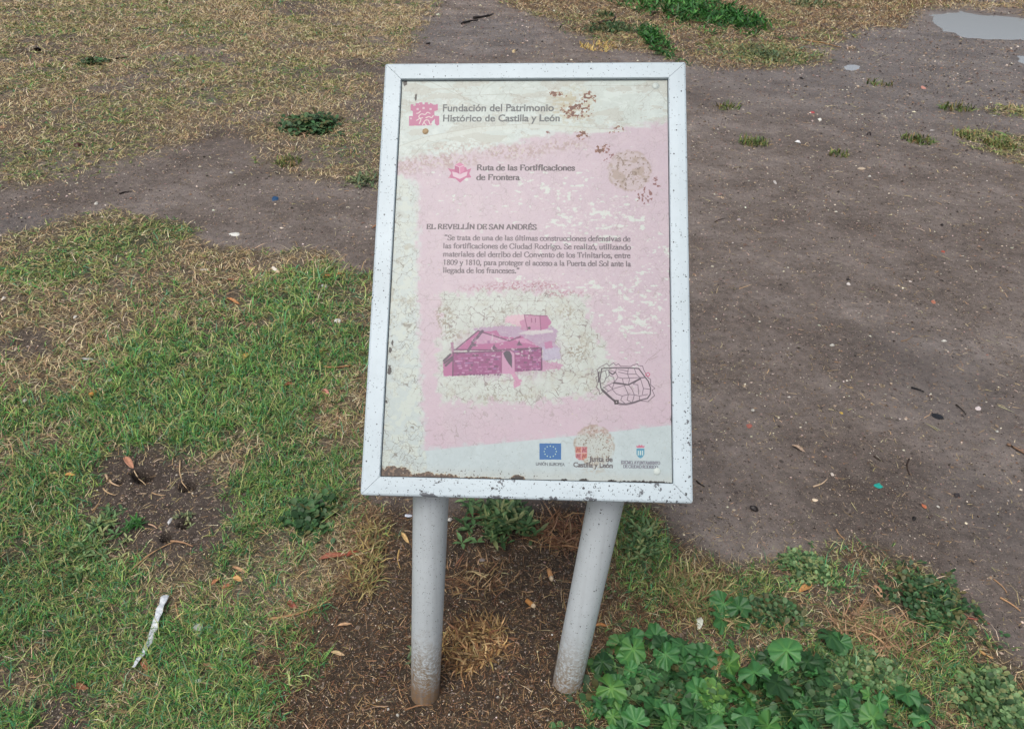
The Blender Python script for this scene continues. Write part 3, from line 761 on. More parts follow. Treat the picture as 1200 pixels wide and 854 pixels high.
# --- craquelure
c1 = crack_field(.62, 200, .7); c2 = crack_field(1.25, 210, .7); c3 = crack_field(.27, 220, 1.2)
wc = np.clip(pic * 1.0 + ls * .8 + tl * .25 + .22 * lo + .12, 0, 1)
over((1 - sst(.02, .06, c1)) * wc * sst(.40, .56, noisef(.35, 230, 4)), (118, 112, 100), .75)
over((1 - sst(.03, .09, c2)) * np.clip(wc - .1, 0, 1) * sst(.48, .60, noisef(.4, 231, 4)), (128, 122, 110), .6)
over((1 - sst(.006, .022, c3)) * (.3 + .7 * pic), (124, 118, 104), .55)
over(pic * sst(.56, .72, noisef(.8, 232, 5)) * .5, (172, 160, 134), .4)
over(dens((520, 370, 14, 20, 1), (530, 392, 20, 10, .8), (675, 412, 16, 14, 1), (665, 365, 14, 12, .8), (590, 465, 60, 6, .6), (690, 400, 20, 20, .4)) * sst(.45, .62, noisef(3.4, 233, 5)), (128, 112, 88), .6)
lines([[T(*q) for q in pl] for pl in ([(462, 205), (500, 163), (540, 172)], [(500, 92), (560, 120), (600, 128)], [(520, 92), (540, 110), (600, 108), (640, 120)], [(770, 100), (750, 118)], [(771, 102), (784, 120)], [(690, 98), (768, 98)], [(640, 425), (700, 446)], [(500, 350), (640, 352)], [(484, 120), (500, 140)])], .9, (140, 134, 118), .55)

# --- letters
INK = (78, 80, 86)
E1, E2, E3 = .0158 * TS, .0140 * TS, .0080 * TS
m = new()
def sx(px0, px1, py): return T(px1, py)[0] - T(px0, py)[0]
a = T(518.5, 128.5); sans(m, 'Fundación del Patrimonio', a, sx(518.5, 649, 128.5), .012)
a = T(518.5, 140.5); sans(m, 'Histórico de Castilla y León', a, sx(518.5, 656, 140.5), .012)
over(m, (80, 86, 88), .96)
m = new()
a = T(558, 198); serif(m, 'Ruta de las Fortificaciones', *a, E1, sx(558, 674, 198), .15, .07)
a = T(558, 209.3); serif(m, 'de Frontera', *a, E1, sx(558, 609, 209), .15, .07)
a = T(499, 267); serif(m, 'EL REVELLÍN DE SAN ANDRÉS', *a, E2, sx(499, 629, 267), .15, .068)
over(m, (60, 50, 58), .97)
m = new()
BODY = [('“Se trata de una de las últimas construcciones defensivas de', 520, 739.5, 280), ('las fortificaciones de Ciudad Rodrigo. Se realizó, utilizando', 518.5, 740, 289.6),
        ('materiales del derribo del Convento de los Trinitarios, entre', 518.5, 739.5, 299.3), ('1809 y 1810, para proteger el acceso a la Puerta del Sol ante la', 518.5, 740, 309), ('llegada de los franceses.”', 518.5, 609, 318.3)]
for s, x0, x1, y in BODY:
    a = T(x0, y); serif(m, s, *a, E2, sx(x0, x1, y), .115, .062)
over(m, (78, 68, 76), .97)
m = new(); a = T(628.5, 544.6); sans(m, 'UNIÓN EUROPEA', a, sx(628.5, 662, 544.6), .004, 1.15); over(m, (96, 104, 108), .9)
m = new(); a = T(691, 540); sans(m, 'Junta de', a, sx(691, 718.5, 540), .014); a = T(672.5, 546.6); sans(m, 'Castilla y León', a, sx(672.5, 718.5, 546.6), .014); over(m, (84, 78, 80), .92)
m = new(); a = T(728.5, 543); serif(m, 'EXCMO. AYUNTAMIENTO', *a, E3, sx(728.5, 774.5, 543), .15, .08); a = T(731, 547.8); serif(m, 'DE CIUDAD RODRIGO', *a, E3, sx(731, 772, 548), .15, .08); over(m, (104, 104, 116), .85)

# --- emblems
PK = (184, 84, 130)
def CA(x, y): return T(440 + x * .31667, 60 + y * .31667)       # heading detail
cas = [(128, 212), (128, 190), (138, 190), (138, 196), (146, 196), (146, 186), (160, 186), (160, 183), (172, 183), (172, 190), (180, 190), (180, 183), (192, 183), (192, 190), (200, 190), (200, 184), (214, 192), (222, 192), (222, 190), (229, 190), (229, 212), (216, 216), (216, 232), (234, 234), (234, 266), (226, 270), (218, 262), (218, 244), (206, 256), (206, 268), (140, 270), (122, 270), (122, 234), (136, 234), (136, 216)]
fillp([CA(*q) for q in cas], PK, .85)
for (x0, y0, x1, y1) in ((150, 204, 158, 212), (172, 200, 180, 208), (198, 204, 206, 212), (126, 240, 132, 246)): fillp([CA(x0, y0), CA(x1, y0), CA(x1, y1), CA(x0, y1)], (214, 200, 200), .8)
lines([[CA(*q) for q in catmull(pl)] for pl in ([(160, 262), (166, 246), (158, 236), (168, 226), (182, 228), (190, 220), (200, 224)], [(172, 266), (182, 250), (194, 250), (200, 264), (208, 262)], [(150, 250), (160, 244), (172, 240)], [(184, 240), (196, 236), (206, 240), (212, 232)], [(178, 258), (186, 268)], [(150, 224), (158, 222), (164, 216)])], 2.2, (228, 218, 208), .95)
def st(cx, cy, r, n, k, rot=0): return [(cx + (r if i % 2 == 0 else r * k) * math.sin(math.pi * i / n + rot), cy - (r if i % 2 == 0 else r * k) * math.cos(math.pi * i / n + rot)) for i in range(2 * n)]
sh = [(266, 428), (290, 432), (306, 424), (334, 424), (338, 434), (354, 428), (346, 448), (354, 462), (334, 464), (312, 482), (294, 466), (268, 464), (280, 446)]
fillp([CA(*q) for q in sh], PK, .9)
fillp([CA(*q) for q in [(282, 440), (304, 446), (311, 452), (320, 446), (340, 440), (336, 456), (311, 468), (286, 458)]], (220, 196, 204), .9)
fillp([CA(*q) for q in [(292, 416), (310, 406), (328, 416), (328, 438), (311, 450), (292, 440)]], (204, 118, 156), .95)
fillp([CA(*q) for q in [(292, 416), (310, 424), (311, 450), (292, 440)]], (170, 72, 120), .95)
lines([[CA(292, 416), CA(310, 424), CA(328, 416)], [CA(310, 424), CA(311, 450)]], 1.5, (226, 206, 214), .9)
fillp([T(*q) for q in [(632.5, 519), (658, 519), (658, 538), (632.5, 538)]], (22, 96, 162), .97)
for i in range(12):
    a = i * math.pi / 6; c = T(645.2 + 7.1 * math.sin(a), 528.5 - 6.4 * math.cos(a)); fillp(st(c[0], c[1], 4.3 * TS / 2600, 5, .42), (205, 222, 190), .95)
fillp([T(*q) for q in [(675, 523), (688.5, 523), (688.5, 535), (684, 538.5), (679, 538.5), (675, 535)]], (186, 92, 88), .92)
for (x, y, c) in ((678.3, 526.8, (206, 160, 116)), (685.2, 526.8, (196, 150, 160)), (678.3, 534, (200, 150, 160)), (685.2, 534, (206, 160, 116))):
    fillp([T(x - 2.6, y - 3.2), T(x + 2.6, y - 3.2), T(x + 2.6, y + 3.2), T(x - 2.6, y + 3.2)], c, .55)
    lines([[T(x - 2, y + 2), T(x - 1, y - 2), T(x + 1, y), T(x + 2, y - 2.4)], [T(x - 1.6, y), T(x + 2, y + 1.8)]], 1.6, (140, 52, 66), .9)
lines([[T(681.8, 523), T(681.8, 538)], [T(675, 530.5), T(688.5, 530.5)]], 1.2, (214, 190, 184), .9)
fillp([T(*q) for q in [(746.8, 525), (756, 525), (756, 532), (754, 535), (751.4, 536.6), (748.8, 535), (746.8, 532)]], (70, 146, 172), .95)
for x in (748.9, 751.4, 753.9): fillp([T(x - .7, 527.5), T(x + .7, 527.5), T(x + .7, 533), T(x - .7, 533)], (206, 220, 214), .95)
fillp([T(*q) for q in [(747, 524), (746.4, 521.4), (748.6, 522.4), (749.6, 520.4), (751.4, 521.8), (753.2, 520.4), (754.2, 522.4), (756.4, 521.4), (755.8, 524)]], (200, 96, 124), .9)

# --- washed out picture of the ravelin
def C(x, y): return T(430 + x * .21667, 320 + y * .21667)
NP = noisef(3, 240, 4)
def pc(pts, rgb, a=1, am=6, seed=240):
    P = np.array([C(*q) for q in pts]); bx = box_of(P, 14)
    SCR[bx] = sst(-1.6, 1.6, sdist(P, XX[bx], YY[bx]) + am * .7 * (NP[bx] - .5) * 2); over_box(SCR, bx, rgb, a)
hz_ = dens((594, 412, 74, 40, 1))
over(hz_ * sst(.44, .60, noisef(1.1, 280, 5)), (176, 128, 156), .55)
over(hz_ * sst(.54, .62, noisef(2.4, 281, 4, 1.2)), (150, 90, 132), .45)
pc([(560, 300), (620, 285), (700, 282), (760, 280), (1000, 285), (1030, 300), (1020, 370), (1040, 400), (950, 410), (700, 330)], (168, 136, 166), .8, 14)
pc([(950, 395), (1040, 400), (1050, 460), (950, 470)], (176, 166, 190), .8, 8)
pc([(950, 468), (1060, 488), (1050, 515), (945, 525)], (186, 124, 160), .7, 12)
pc([(745, 232), (800, 220), (850, 218), (850, 290), (745, 262)], (214, 170, 184), .8, 8)
pc([(852, 222), (975, 226), (985, 270), (975, 292), (938, 305), (870, 305), (830, 296), (828, 250), (852, 246)], (184, 116, 152), .85, 10)
pc([(936, 226), (975, 226), (1000, 262), (975, 292), (942, 306)], (172, 92, 138), .9, 4)
pc([(870, 306), (1000, 300), (1010, 318), (860, 330), (820, 322)], (206, 204, 198), .8, 6)
pc([(480, 412), (600, 306), (640, 310), (700, 306), (720, 335), (800, 345), (830, 332), (945, 400), (700, 416)], (170, 80, 134), .97, 4)
pc([(600, 330), (640, 316), (770, 362), (720, 372), (590, 380)], (190, 146, 172), .9, 3)
pc([(800, 352), (850, 345), (900, 380), (820, 368)], (202, 146, 176), .8, 3)
pc([(960, 370), (1000, 362), (1006, 398), (965, 405)], (178, 104, 148), .85, 4)
pc([(465, 425), (728, 418), (945, 402), (947, 518), (800, 530), (725, 538), (463, 552)], (138, 44, 110), 1, 3)
pc([(410, 475), (448, 436), (465, 425), (463, 552), (412, 552)], (172, 92, 140), 1, 4)
lines([[C(414, 470), C(450, 436)], [C(418, 482), C(460, 450)], [C(425, 496), C(462, 462)]], 5, (64, 44, 66), .9)
pc([(452, 372), (466, 366), (472, 430), (454, 440)], (150, 100, 130), .9, 4)
r2 = random.Random(3)
for i in range(190):
    x = r2.uniform(475, 935); yt = 428 - (x - 465) * .045; yb = 545 - (x - 465) * .055
    if 722 < x < 800: continue
    yy = yt + (yb - yt) * (int(r2.random() * 9) + .5) / 9; hw = r2.uniform(5, 13)
    fillp([C(x - hw, yy - 4.4), C(x + hw, yy - 4.8), C(x + hw, yy + 4), C(x - hw, yy + 4.4)], r2.choice([(172, 98, 148), (112, 42, 90), (190, 136, 174), (78, 32, 70), (152, 70, 126), (136, 94, 146)]), r2.uniform(.5, .95))
for i in range(26): x = r2.uniform(470, 720); fillp([C(x, 543), C(x + 8, 541), C(x + 8, 548), C(x, 550)], (90, 44, 84), .8)
for i in range(16): x = r2.uniform(805, 940); fillp([C(x, 518), C(x + 8, 516), C(x + 8, 523), C(x, 525)], (90, 44, 84), .8)
pc([(736, 500), (775, 498), (784, 540), (734, 540)], (190, 112, 152), 1, 2)
pc([(776, 500), (790, 500), (812, 556), (836, 580), (828, 600), (800, 622), (790, 600), (800, 578), (782, 552)], (196, 124, 160), .8, 9)
lines([[C(465, 428), C(600, 423), C(728, 418)], [C(800, 412), C(945, 402)], [C(945, 402), C(947, 518)], [C(465, 425), C(463, 552)], [C(480, 408), C(600, 308)], [C(786, 430), C(790, 520)], [C(470, 410), C(700, 412), C(940, 400)], [C(600, 308), C(770, 362), C(830, 340)]], 2.6, (78, 30, 70), .95)
for pl in ([(548, 414), (566, 386), (584, 384)], [(570, 372), (588, 350)], [(596, 344), (608, 328)], [(612, 322), (624, 310)]): lines([[C(*q) for q in pl]], 6.5, (70, 40, 72), .92)
for (x, y) in ((690, 392), (826, 372)): fillp([C(x - 16, y + 16), C(x - 2, y - 14), C(x + 4, y + 2), C(x + 18, y + 14)], (70, 34, 70), .95)
fillp([C(870, 288), C(884, 286), C(886, 298), C(874, 300)], (60, 36, 62)); fillp([C(650, 362), C(664, 360), C(666, 376), C(652, 378)], (150, 90, 136), .9)
over(pic * (1 - sst(.02, .06, c1)), (150, 120, 140), .22)

cb = dens((592, 412, 70, 34, 1)) * pic
over(cb * sst(0, .02, noisef(1.7, 270, 4, 2.4) - .68), (200, 190, 192), .8)
over(cb * sst(.5, .7, noisef(2.6, 271, 4)), (150, 110, 140), .28)
pc([(728, 425), (750, 412), (778, 414), (800, 428), (802, 520), (790, 540), (728, 540)], (192, 136, 168), 1, 2)
pc([(736, 428), (752, 414), (772, 418), (784, 440), (784, 508), (768, 488), (744, 448)], (48, 32, 60), 1, 1)
lines([[C(728, 425), C(750, 412), C(778, 414), C(800, 428)], [C(728, 425), C(728, 536)], [C(800, 428), C(802, 520)], [C(852, 226), C(870, 304)], [C(936, 226), C(942, 304)], [C(852, 222), C(936, 226), C(975, 226)], [C(890, 240), C(892, 262)], [C(912, 240), C(912, 262)]], 2.0, (120, 50, 96), .8)
fillp([C(870, 288), C(884, 286), C(886, 298), C(874, 300)], (50, 30, 52))
# --- plan of the walled town
def Mp(x, y): return T(620 + x * .2342, 400 + y * .2342)
out_ = [(356, 126), (372, 118), (392, 106), (402, 120), (425, 104), (438, 116), (450, 108), (460, 120), (512, 122), (520, 116), (545, 108), (550, 118), (572, 120), (576, 136), (600, 180), (612, 186), (612, 214), (634, 232), (620, 240), (632, 268), (618, 280), (600, 298), (560, 294), (530, 306), (490, 316), (452, 314), (430, 300), (400, 272), (376, 246), (356, 262), (352, 240), (338, 226), (346, 212), (336, 178), (350, 168), (344, 140), (356, 126)]
inn = [(366, 132), (440, 128), (520, 130), (552, 132), (580, 170), (600, 196), (612, 230), (610, 262), (596, 282), (556, 292), (520, 304), (486, 310), (456, 308), (420, 284), (388, 254), (362, 230), (356, 190), (366, 132)]
lines([[Mp(*q) for q in out_]], 1.5, (92, 76, 88), .85)
lines([[Mp(*q) for q in inn]], 2.5, (64, 54, 64), .92)
stt = [[(372, 230), (430, 200), (500, 212), (560, 180), (590, 178)], [(440, 128), (436, 150), (448, 176), (470, 182), (580, 176)], [(366, 150), (384, 142), (390, 168), (380, 200), (362, 208)], [(430, 200), (426, 176), (404, 166), (400, 140)], [(448, 176), (430, 200), (418, 236), (388, 254)],
       [(500, 130), (496, 160), (506, 186), (500, 212), (520, 240), (530, 264), (520, 304)], [(530, 132), (540, 160), (560, 180), (576, 232), (608, 236)], [(418, 236), (450, 226), (500, 212)], [(418, 236), (440, 260), (470, 270), (500, 262), (530, 264), (556, 270), (596, 262)], [(470, 270), (462, 290), (486, 310)],
       [(500, 262), (494, 290), (520, 304)], [(450, 150), (496, 160), (540, 160)], [(470, 182), (476, 210), (490, 240), (500, 262)], [(524, 210), (548, 214), (552, 262)], [(560, 180), (524, 210)], [(576, 232), (570, 262)], [(384, 142), (400, 140), (436, 150)], [(376, 226), (400, 246), (418, 236)], [(446, 136), (470, 140), (500, 146)], [(556, 270), (556, 292)], [(404, 166), (384, 186)], [(398, 214), (420, 232)]]
lines([[Mp(*q) for q in pl] for pl in stt], 1.4, (84, 72, 84), .85)
lines([[Mp(425, 205), Mp(500, 214), Mp(560, 184)], [Mp(366, 240), Mp(400, 272), Mp(432, 298)], [Mp(404, 150), Mp(420, 162), Mp(434, 152)], [Mp(352, 150), Mp(350, 200)]], 2.8, (60, 50, 60), .9)
fillp([Mp(428, 290), Mp(452, 290), Mp(450, 312), Mp(430, 312)], (40, 32, 38)); fillp([Mp(437, 298), Mp(444, 298), Mp(444, 304), Mp(437, 304)], (190, 170, 180))
lines([[Mp(588, 158), Mp(600, 152), Mp(608, 160), Mp(602, 172), Mp(588, 168), Mp(588, 158)]], 1.6, (196, 70, 110), .9)
lines([[Mp(584, 108), Mp(600, 86), Mp(616, 76), Mp(640, 56)], [Mp(604, 90), Mp(650, 70)]], 1.0, (140, 120, 120), .7)

# --- dirt and mould along the lower edge and in the gap
e_l = XX - T(443, 560)[0]
yb_ = T(600, 564)[1]; db = (yb_ - YY) / TS * 1000      # mm above the lower frame bar
over(sst(30, 0, db) * .6 * (.5 + noisef(1, 250, 4)), (196, 188, 168), .55)
dirt = dens((458, 557, 44, 16, 1.1), (500, 560, 60, 10, 1), (560, 562, 60, 6, .9), (606, 561, 12, 7, 1.3))
dm = sst(0, .03, noisef(1.6, 251, 5, 1.3) * .7 + .25 * noisef(5, 252, 3) - (.80 - .55 * dirt))
over(sst(0, .03, noisef(1.6, 251, 5, 1.3) * .7 + .25 * noisef(5, 252, 3) - (.74 - .55 * dirt)), (206, 194, 164), .9)
over(dm, (104, 80, 62), .97); over(dm * sst(.40, .60, noisef(3, 253, 4)), (64, 48, 38), .9); over(dm * sst(.62, .7, noisef(2.4, 254, 4)), (150, 122, 98), .8)
spk = dens((560, 556, 200, 14, 1), (520, 552, 160, 10, .7), (775, 566, 40, 8, 1.2)) * .5
over(sst(0, .02, noisef(4, 255, 4) - (.90 - .3 * spk)), (70, 58, 50), .85)
for (x, y, rx, ry) in ((455.5, 433, 2.4, 5.5), (456.5, 409, 1.7, 3.4), (607, 561.5, 8, 3.4), (474, 94, 2.2, 4.5), (486.5, 112, 1.4, 4), (459, 400, 1.2, 3), (452, 470, 1.2, 2), (750, 566, 36, 3), (684, 563, 6, 2.6), (718, 564, 6, 2.2), (662, 562.5, 4, 2), (787, 340, 1.4, 4), (786, 318, 1.2, 7), (788, 440, 1.4, 4), (784, 130, 1.3, 4), (788, 490, 1.2, 5), (785.5, 250, 1.2, 4), (560, 88, 4, 1), (680, 88, 5, 1.2)):
    c = T(x, y); a = rx * TS * .00165; b2 = ry * TS * .00165
    over(1 - sst(.8, 1.05, np.hypot((XX - c[0]) / a, (YY - c[1]) / b2) + .9 * (noisef(4, 260, 3) - .5)), (34, 28, 24), .97)
over(sst(0, .02, noisef(3, 261, 4) - .83), (120, 112, 104), .6)
img = bpy.data.images.new('board_print', TW, TH)
px = np.ones((TH, TW, 4), np.float32); px[..., :3] = np.clip(IMG[::-1] * np.array([.825, .835, .845], np.float32), 0, 1)
img.pixels.foreach_set(px.ravel()); img.update(); img.pack()
del px

# ------------------------------------------------------------------ THE BOARD in three dimensions
B_O = Vector((-0.26218, 1.44641, 1.21089))                       # upper left outer corner of the frame face
B_X = Vector((0.99835104, -0.02972135, 0.04911052)).normalized()
B_D = Vector((0.01576554, -0.68066433, -0.73242578)).normalized()
B_N = B_X.cross(-B_D).normalized()
root = bpy.data.objects.new('information_board', None); COL.objects.link(root)
ROOT = Vector((-.01, .96, 0)); root.location = ROOT; root.empty_display_size = .1
tag(root, 'weathered white framed information board with peeling pink print on two white posts', 'information board')
def bp(u, v, n=0): return B_O + B_X * u + B_D * v + B_N * n - ROOT
FW = .0327
def paint_material(name, base, chip_amt, streak=False, soil_line=False):
    m, nt, b = mat_new(name)
    tc = N(nt, 'TexCoord').outputs['Object']
    n = noise(nt, 8, 5, vec=tc); n2 = noise(nt, 60, 5, vec=tc)
    col = ramp(nt, n.outputs[0], [(.3, tuple(c * .88 for c in base)), (.7, base)]).outputs[0]
    col = mix(nt, math_n(nt, 'MULTIPLY', ramp(nt, n2.outputs[0], [(.5, (0, 0, 0)), (.75, (1, 1, 1))]).outputs[0], .25), col, tuple(c * .75 for c in base))
    at_ = N(nt, 'Attribute', attribute_name='wear'); wv_ = ramp(nt, noise(nt, 14, 5, .65, vec=tc).outputs[0], [(.36, (.15, .15, .15)), (.66, (1.9, 1.9, 1.9))]); wear = math_n(nt, 'MULTIPLY', at_.outputs['Fac'], N(nt, 'RGBToBW').outputs[0]); nt.links.new(wv_.outputs[0], wear.node.inputs[1].links[0].from_node.inputs[0])
    tot = None
    for sc, thr, rad in ((420, .79, .36), (230, .90, .36), (100, .98, .28)):
        v = N(nt, 'TexVoronoi'); v.inputs['Scale'].default_value = sc
        wv = N(nt, 'Mix', data_type='VECTOR'); nz = noise(nt, sc * 1.4, 2, vec=tc)
        wv.inputs[0].default_value = .004 * 340 / sc * .35; nt.links.new(tc, wv.inputs[4]); nt.links.new(nz.outputs['Color'], wv.inputs[5]); nt.links.new(wv.outputs[1], v.inputs['Vector'])
        s2 = N(nt, 'SeparateColor'); nt.links.new(v.outputs['Color'], s2.inputs[0])
        th = math_n(nt, 'SUBTRACT', thr + .05, math_n(nt, 'MULTIPLY', wear, .22 * chip_amt))
        r_ok = math_n(nt, 'LESS_THAN', v.outputs['Distance'], math_n(nt, 'MULTIPLY', s2.outputs[1], rad))
        k = math_n(nt, 'MULTIPLY', math_n(nt, 'GREATER_THAN', s2.outputs[0], th), r_ok)
        tot = k if tot is None else math_n(nt, 'MAXIMUM', tot, k)
    # larger worn patches where the wear is strong
    n5 = noise(nt, 55, 6, .7, vec=tc)
    pt = math_n(nt, 'GREATER_THAN', math_n(nt, 'ADD', n5.outputs[0], math_n(nt, 'MULTIPLY', wear, .10 * chip_amt)), .765)
    col = mix(nt, tot, col, (.045, .048, .055))
    col = mix(nt, pt, col, (.10, .11, .125))
    if soil_line:
        pos = N(nt, 'NewGeometry'); sx_ = N(nt, 'SeparateXYZ'); nt.links.new(pos.outputs['Position'], sx_.inputs[0])
        n6 = noise(nt, 45, 6, .65, vec=tc); n7 = noise(nt, 160, 5, .7, vec=tc)
        hh = math_n(nt, 'ADD', sx_.outputs[2], math_n(nt, 'MULTIPLY', math_n(nt, 'SUBTRACT', n6.outputs[0], .5), .16))
        k = N(nt, 'MapRange'); k.inputs['From Min'].default_value = .25; k.inputs['From Max'].default_value = .04; nt.links.new(hh, k.inputs['Value'])
        k.interpolation_type = 'SMOOTHSTEP'
        col = mix(nt, math_n(nt, 'MULTIPLY', k.outputs[0], ramp(nt, n7.outputs[0], [(.42, (0, 0, 0)), (.54, (1, 1, 1))]).outputs[0]), col, (.25, .195, .13))
        k2 = N(nt, 'MapRange'); k2.inputs['From Min'].default_value = .075; k2.inputs['From Max'].default_value = -.01; nt.links.new(hh, k2.inputs['Value'])
        col = mix(nt, math_n(nt, 'MULTIPLY', k2.outputs[0], .85), col, ramp(nt, n7.outputs[0], [(.35, (.10, .05, .025)), (.6, (.30, .19, .10))]).outputs[0])
        # rain streaks down the tube
        mp = N(nt, 'Mapping'); mp.inputs['Scale'].default_value = (70, 70, 3); nt.links.new(tc, mp.inputs[0]); n8 = noise(nt, 1, 4, vec=mp.outputs[0])
        col = mix(nt, math_n(nt, 'MULTIPLY', ramp(nt, n8.outputs[0], [(.5, (0, 0, 0)), (.7, (1, 1, 1))]).outputs[0], .30), col, tuple(c * .62 for c in base))
    nt.links.new(col, b.inputs['Base Color'])
    b.inputs['Roughness'].default_value = .42; b.inputs['Specular IOR Level'].default_value = .45
    hsum = math_n(nt, 'SUBTRACT', math_n(nt, 'MULTIPLY', n2.outputs[0], .15), math_n(nt, 'MAXIMUM', tot, pt))
    bump(nt, hsum, .5, .0006, b)
    return m
frame_mat = paint_material('white_frame_paint', (.465, .55, .595), 1.0)
post_mat = paint_material('white_post_paint', (.61, .675, .71), .3, soil_line=True)
def set_wear(me, fn):
    a = me.attributes.new('wear', 'FLOAT', 'POINT')
    a.data.foreach_set('value', np.array([fn(v.co) for v in me.vertices], np.float32))
# frame bars: mitred square tube, the outer corners rounded, extruded profile subdivided along its length
def bar(a, b_, ia, ib, wear):
    """a, b_ outer corners (u, v); ia, ib the inner ones"""
    V, F = [], []; ns = 40
    prof = [(0, -.030), (0, -.004), (.0012, -.0012), (.004, 0), (.25, .0001), (.5, .0003), (.75, .0002), (.955, 0), (.985, -.001), (1, -.003), (1, -.030)]
    tt = [0, .0016, .0035, .006, .009, .0125, .02] + [i / 40 for i in range(2, 39)] + [.98, .9875, .991, .994, .9965, .9984, 1]; ns = len(tt) - 1
    for i in range(ns + 1):
        t = .0006 + tt[i] * .9988
        for k, (f, n) in enumerate(prof):
            f2 = f if f > .1 else (f / FW)
            o = (a[0] + (b_[0] - a[0]) * t, a[1] + (b_[1] - a[1]) * t); q = (ia[0] + (ib[0] - ia[0]) * t, ia[1] + (ib[1] - ia[1]) * t)
            V.append(bp(o[0] + (q[0] - o[0]) * f2, o[1] + (q[1] - o[1]) * f2, n))
    np_ = len(prof)
    for i in range(ns):
        for k in range(np_ - 1):
            F.append((i * np_ + k, (i + 1) * np_ + k, (i + 1) * np_ + k + 1, i * np_ + k + 1))
        F.append((i * np_ + np_ - 1, (i + 1) * np_ + np_ - 1, (i + 1) * np_, i * np_))
    F.append(tuple(range(np_))); F.append(tuple(ns * np_ + k for k in range(np_))[::-1])
    me = py_mesh('frame_bar', V, F, frame_mat)
    # round the outer corners
    set_wear(me, wear)
    return me
frame = bar((0, 0), (BW, 0), (FW, FW), (BW - FW, FW), lambda c: .35)
def soft_corner(me, cr=.0075):
    for v in me.vertices:
        p = v.co + ROOT - B_O; u, vv = p.dot(B_X), p.dot(B_D)
        for cu_, cv in ((0, 0), (BW, 0), (0, BH), (BW, BH)):
            ccx = cr if cu_ == 0 else BW - cr; ccy = cr if cv == 0 else BH - cr
            if (u - ccx) * (1 if cu_ else -1) > 0 and (vv - ccy) * (1 if cv else -1) > 0:
                d = math.hypot(u - ccx, vv - ccy)
                if d > cr: s = cr / d; v.co += B_X * ((u - ccx) * (s - 1)) + B_D * ((vv - ccy) * (s - 1))
def wear_of(lowedge):
    def f(c):
        p = c + ROOT - B_O; u, v = p.dot(B_X), p.dot(B_D)
        return lowedge(u, v)
    return f
g_ = .0004
specs = [((0, 0), (BW, 0), (FW, FW), (BW - FW, FW), lambda u, v: .12),
         ((BW, BH), (0, BH), (BW - FW, BH - FW), (FW, BH - FW), lambda u, v: (2.3 if v > BH - .008 else 1.35) if u > .10 else .6),
         ((0, BH), (0, 0), (FW, BH - FW), (FW, FW), lambda u, v: .22),
         ((BW, 0), (BW, BH), (BW - FW, FW), (BW - FW, BH - FW), lambda u, v: 1.6 if (v > .55 and u > BW - .012) else .15 + .35 * (v > .6))]
for a, b_, ia, ib, wf in specs:
    me = bar(a, b_, ia, ib, wear_of(wf))
    for v in me.vertices:                       # a hairline at each mitre
        pass
    soft_corner(me)
    o = link('frame_bar', me, root)
# printed panel, set back 6 mm behind the face of the frame
pm, nt, b = mat_new('printed_sheet')
it = N(nt, 'TexImage'); it.image = img; it.interpolation = 'Linear'
uvn = N(nt, 'UVMap'); nt.links.new(uvn.outputs[0], it.inputs[0])
nt.links.new(it.outputs[0], b.inputs['Base Color'])
b.inputs['Roughness'].default_value = .38; b.inputs['Specular IOR Level'].default_value = .4
bw = N(nt, 'RGBToBW'); nt.links.new(it.outputs[0], bw.inputs[0])
nn = noise(nt, 70, 5)
bump(nt, math_n(nt, 'ADD', bw.outputs[0], math_n(nt, 'MULTIPLY', nn.outputs[0], .25)), .35, .0006, b)
mg = FW + .0011; mb = FW - .0005
vs = []; fs = []; uvs = []
nu, nv = 12, 16
for j in range(nv + 1):
    for i in range(nu + 1):
        u = mg + (BW - 2 * mg) * i / nu; v = mg + (BH - 2 * mg) * j / nv
        vs.append(bp(u, v, -.0065 + .0012 * math.sin(math.pi * i / nu) * math.sin(math.pi * j / nv)))
for j in range(nv):
    for i in range(nu):
        q = [j * (nu + 1) + i, (j + 1) * (nu + 1) + i, (j + 1) * (nu + 1) + i + 1, j * (nu + 1) + i + 1]; fs.append(q)
        for k in q:
            ii, jj = k % (nu + 1), k // (nu + 1); u = mg + (BW - 2 * mg) * ii / nu; v = mg + (BH - 2 * mg) * jj / nv
            uvs.append((u / BW, 1 - v / BH))
me = np_mesh('printed_panel', np.array([tuple(v) for v in vs]), np.array(fs), pm, uv=np.array(uvs), smooth=True)
panel = tag(link('printed_panel', me, root), label='peeling pink and white printed sheet')
# metal backing under the sheet, near-black to paint shade and dirt in the gap
metal = simple_mat('back_sheet_gap_shade', (34, 32, 30), .7, .2, 20)
V8 = [bp(u, v, n) for n in (-.0135, -.027) for u, v in ((mb, mb), (BW - mb, mb), (BW - mb, BH - mb), (mb, BH - mb))]
link('backing_sheet', py_mesh('backing_sheet', V8, [(0, 3, 2, 1), (4, 5, 6, 7), (0, 1, 5, 4), (1, 2, 6, 5), (2, 3, 7, 6), (3, 0, 4, 7)], metal), root)
# screw heads showing through the sheet
scm = simple_mat('painted_screw', (178, 188, 184), .45, .1, 80)
for (x, y) in ((498, 152), (769, 98.5), (771, 552)):
    q = T(x, y); u, v = q[0] / TS, q[1] / TS; c = bp(u, v, -.0062); vs = []; fs = []
    for (r, n) in ((.0058, 0), (.0050, .0007), (.0018, .0011)):
        for i in range(20): a = i * math.pi / 10; vs.append(c + B_X * r * math.cos(a) + B_D * r * math.sin(a) + B_N * n)
    for k in range(2):
        for i in range(20): j = (i + 1) % 20; fs.append((k * 20 + i, k * 20 + j, k * 20 + 20 + j, k * 20 + 20 + i))
    fs.append(tuple(40 + i for i in range(20)))
    link('screw', py_mesh('screw', vs, fs, scm if x > 600 else simple_mat('rusty_screw', (150, 128, 96), .6, .2, 80), True), root)
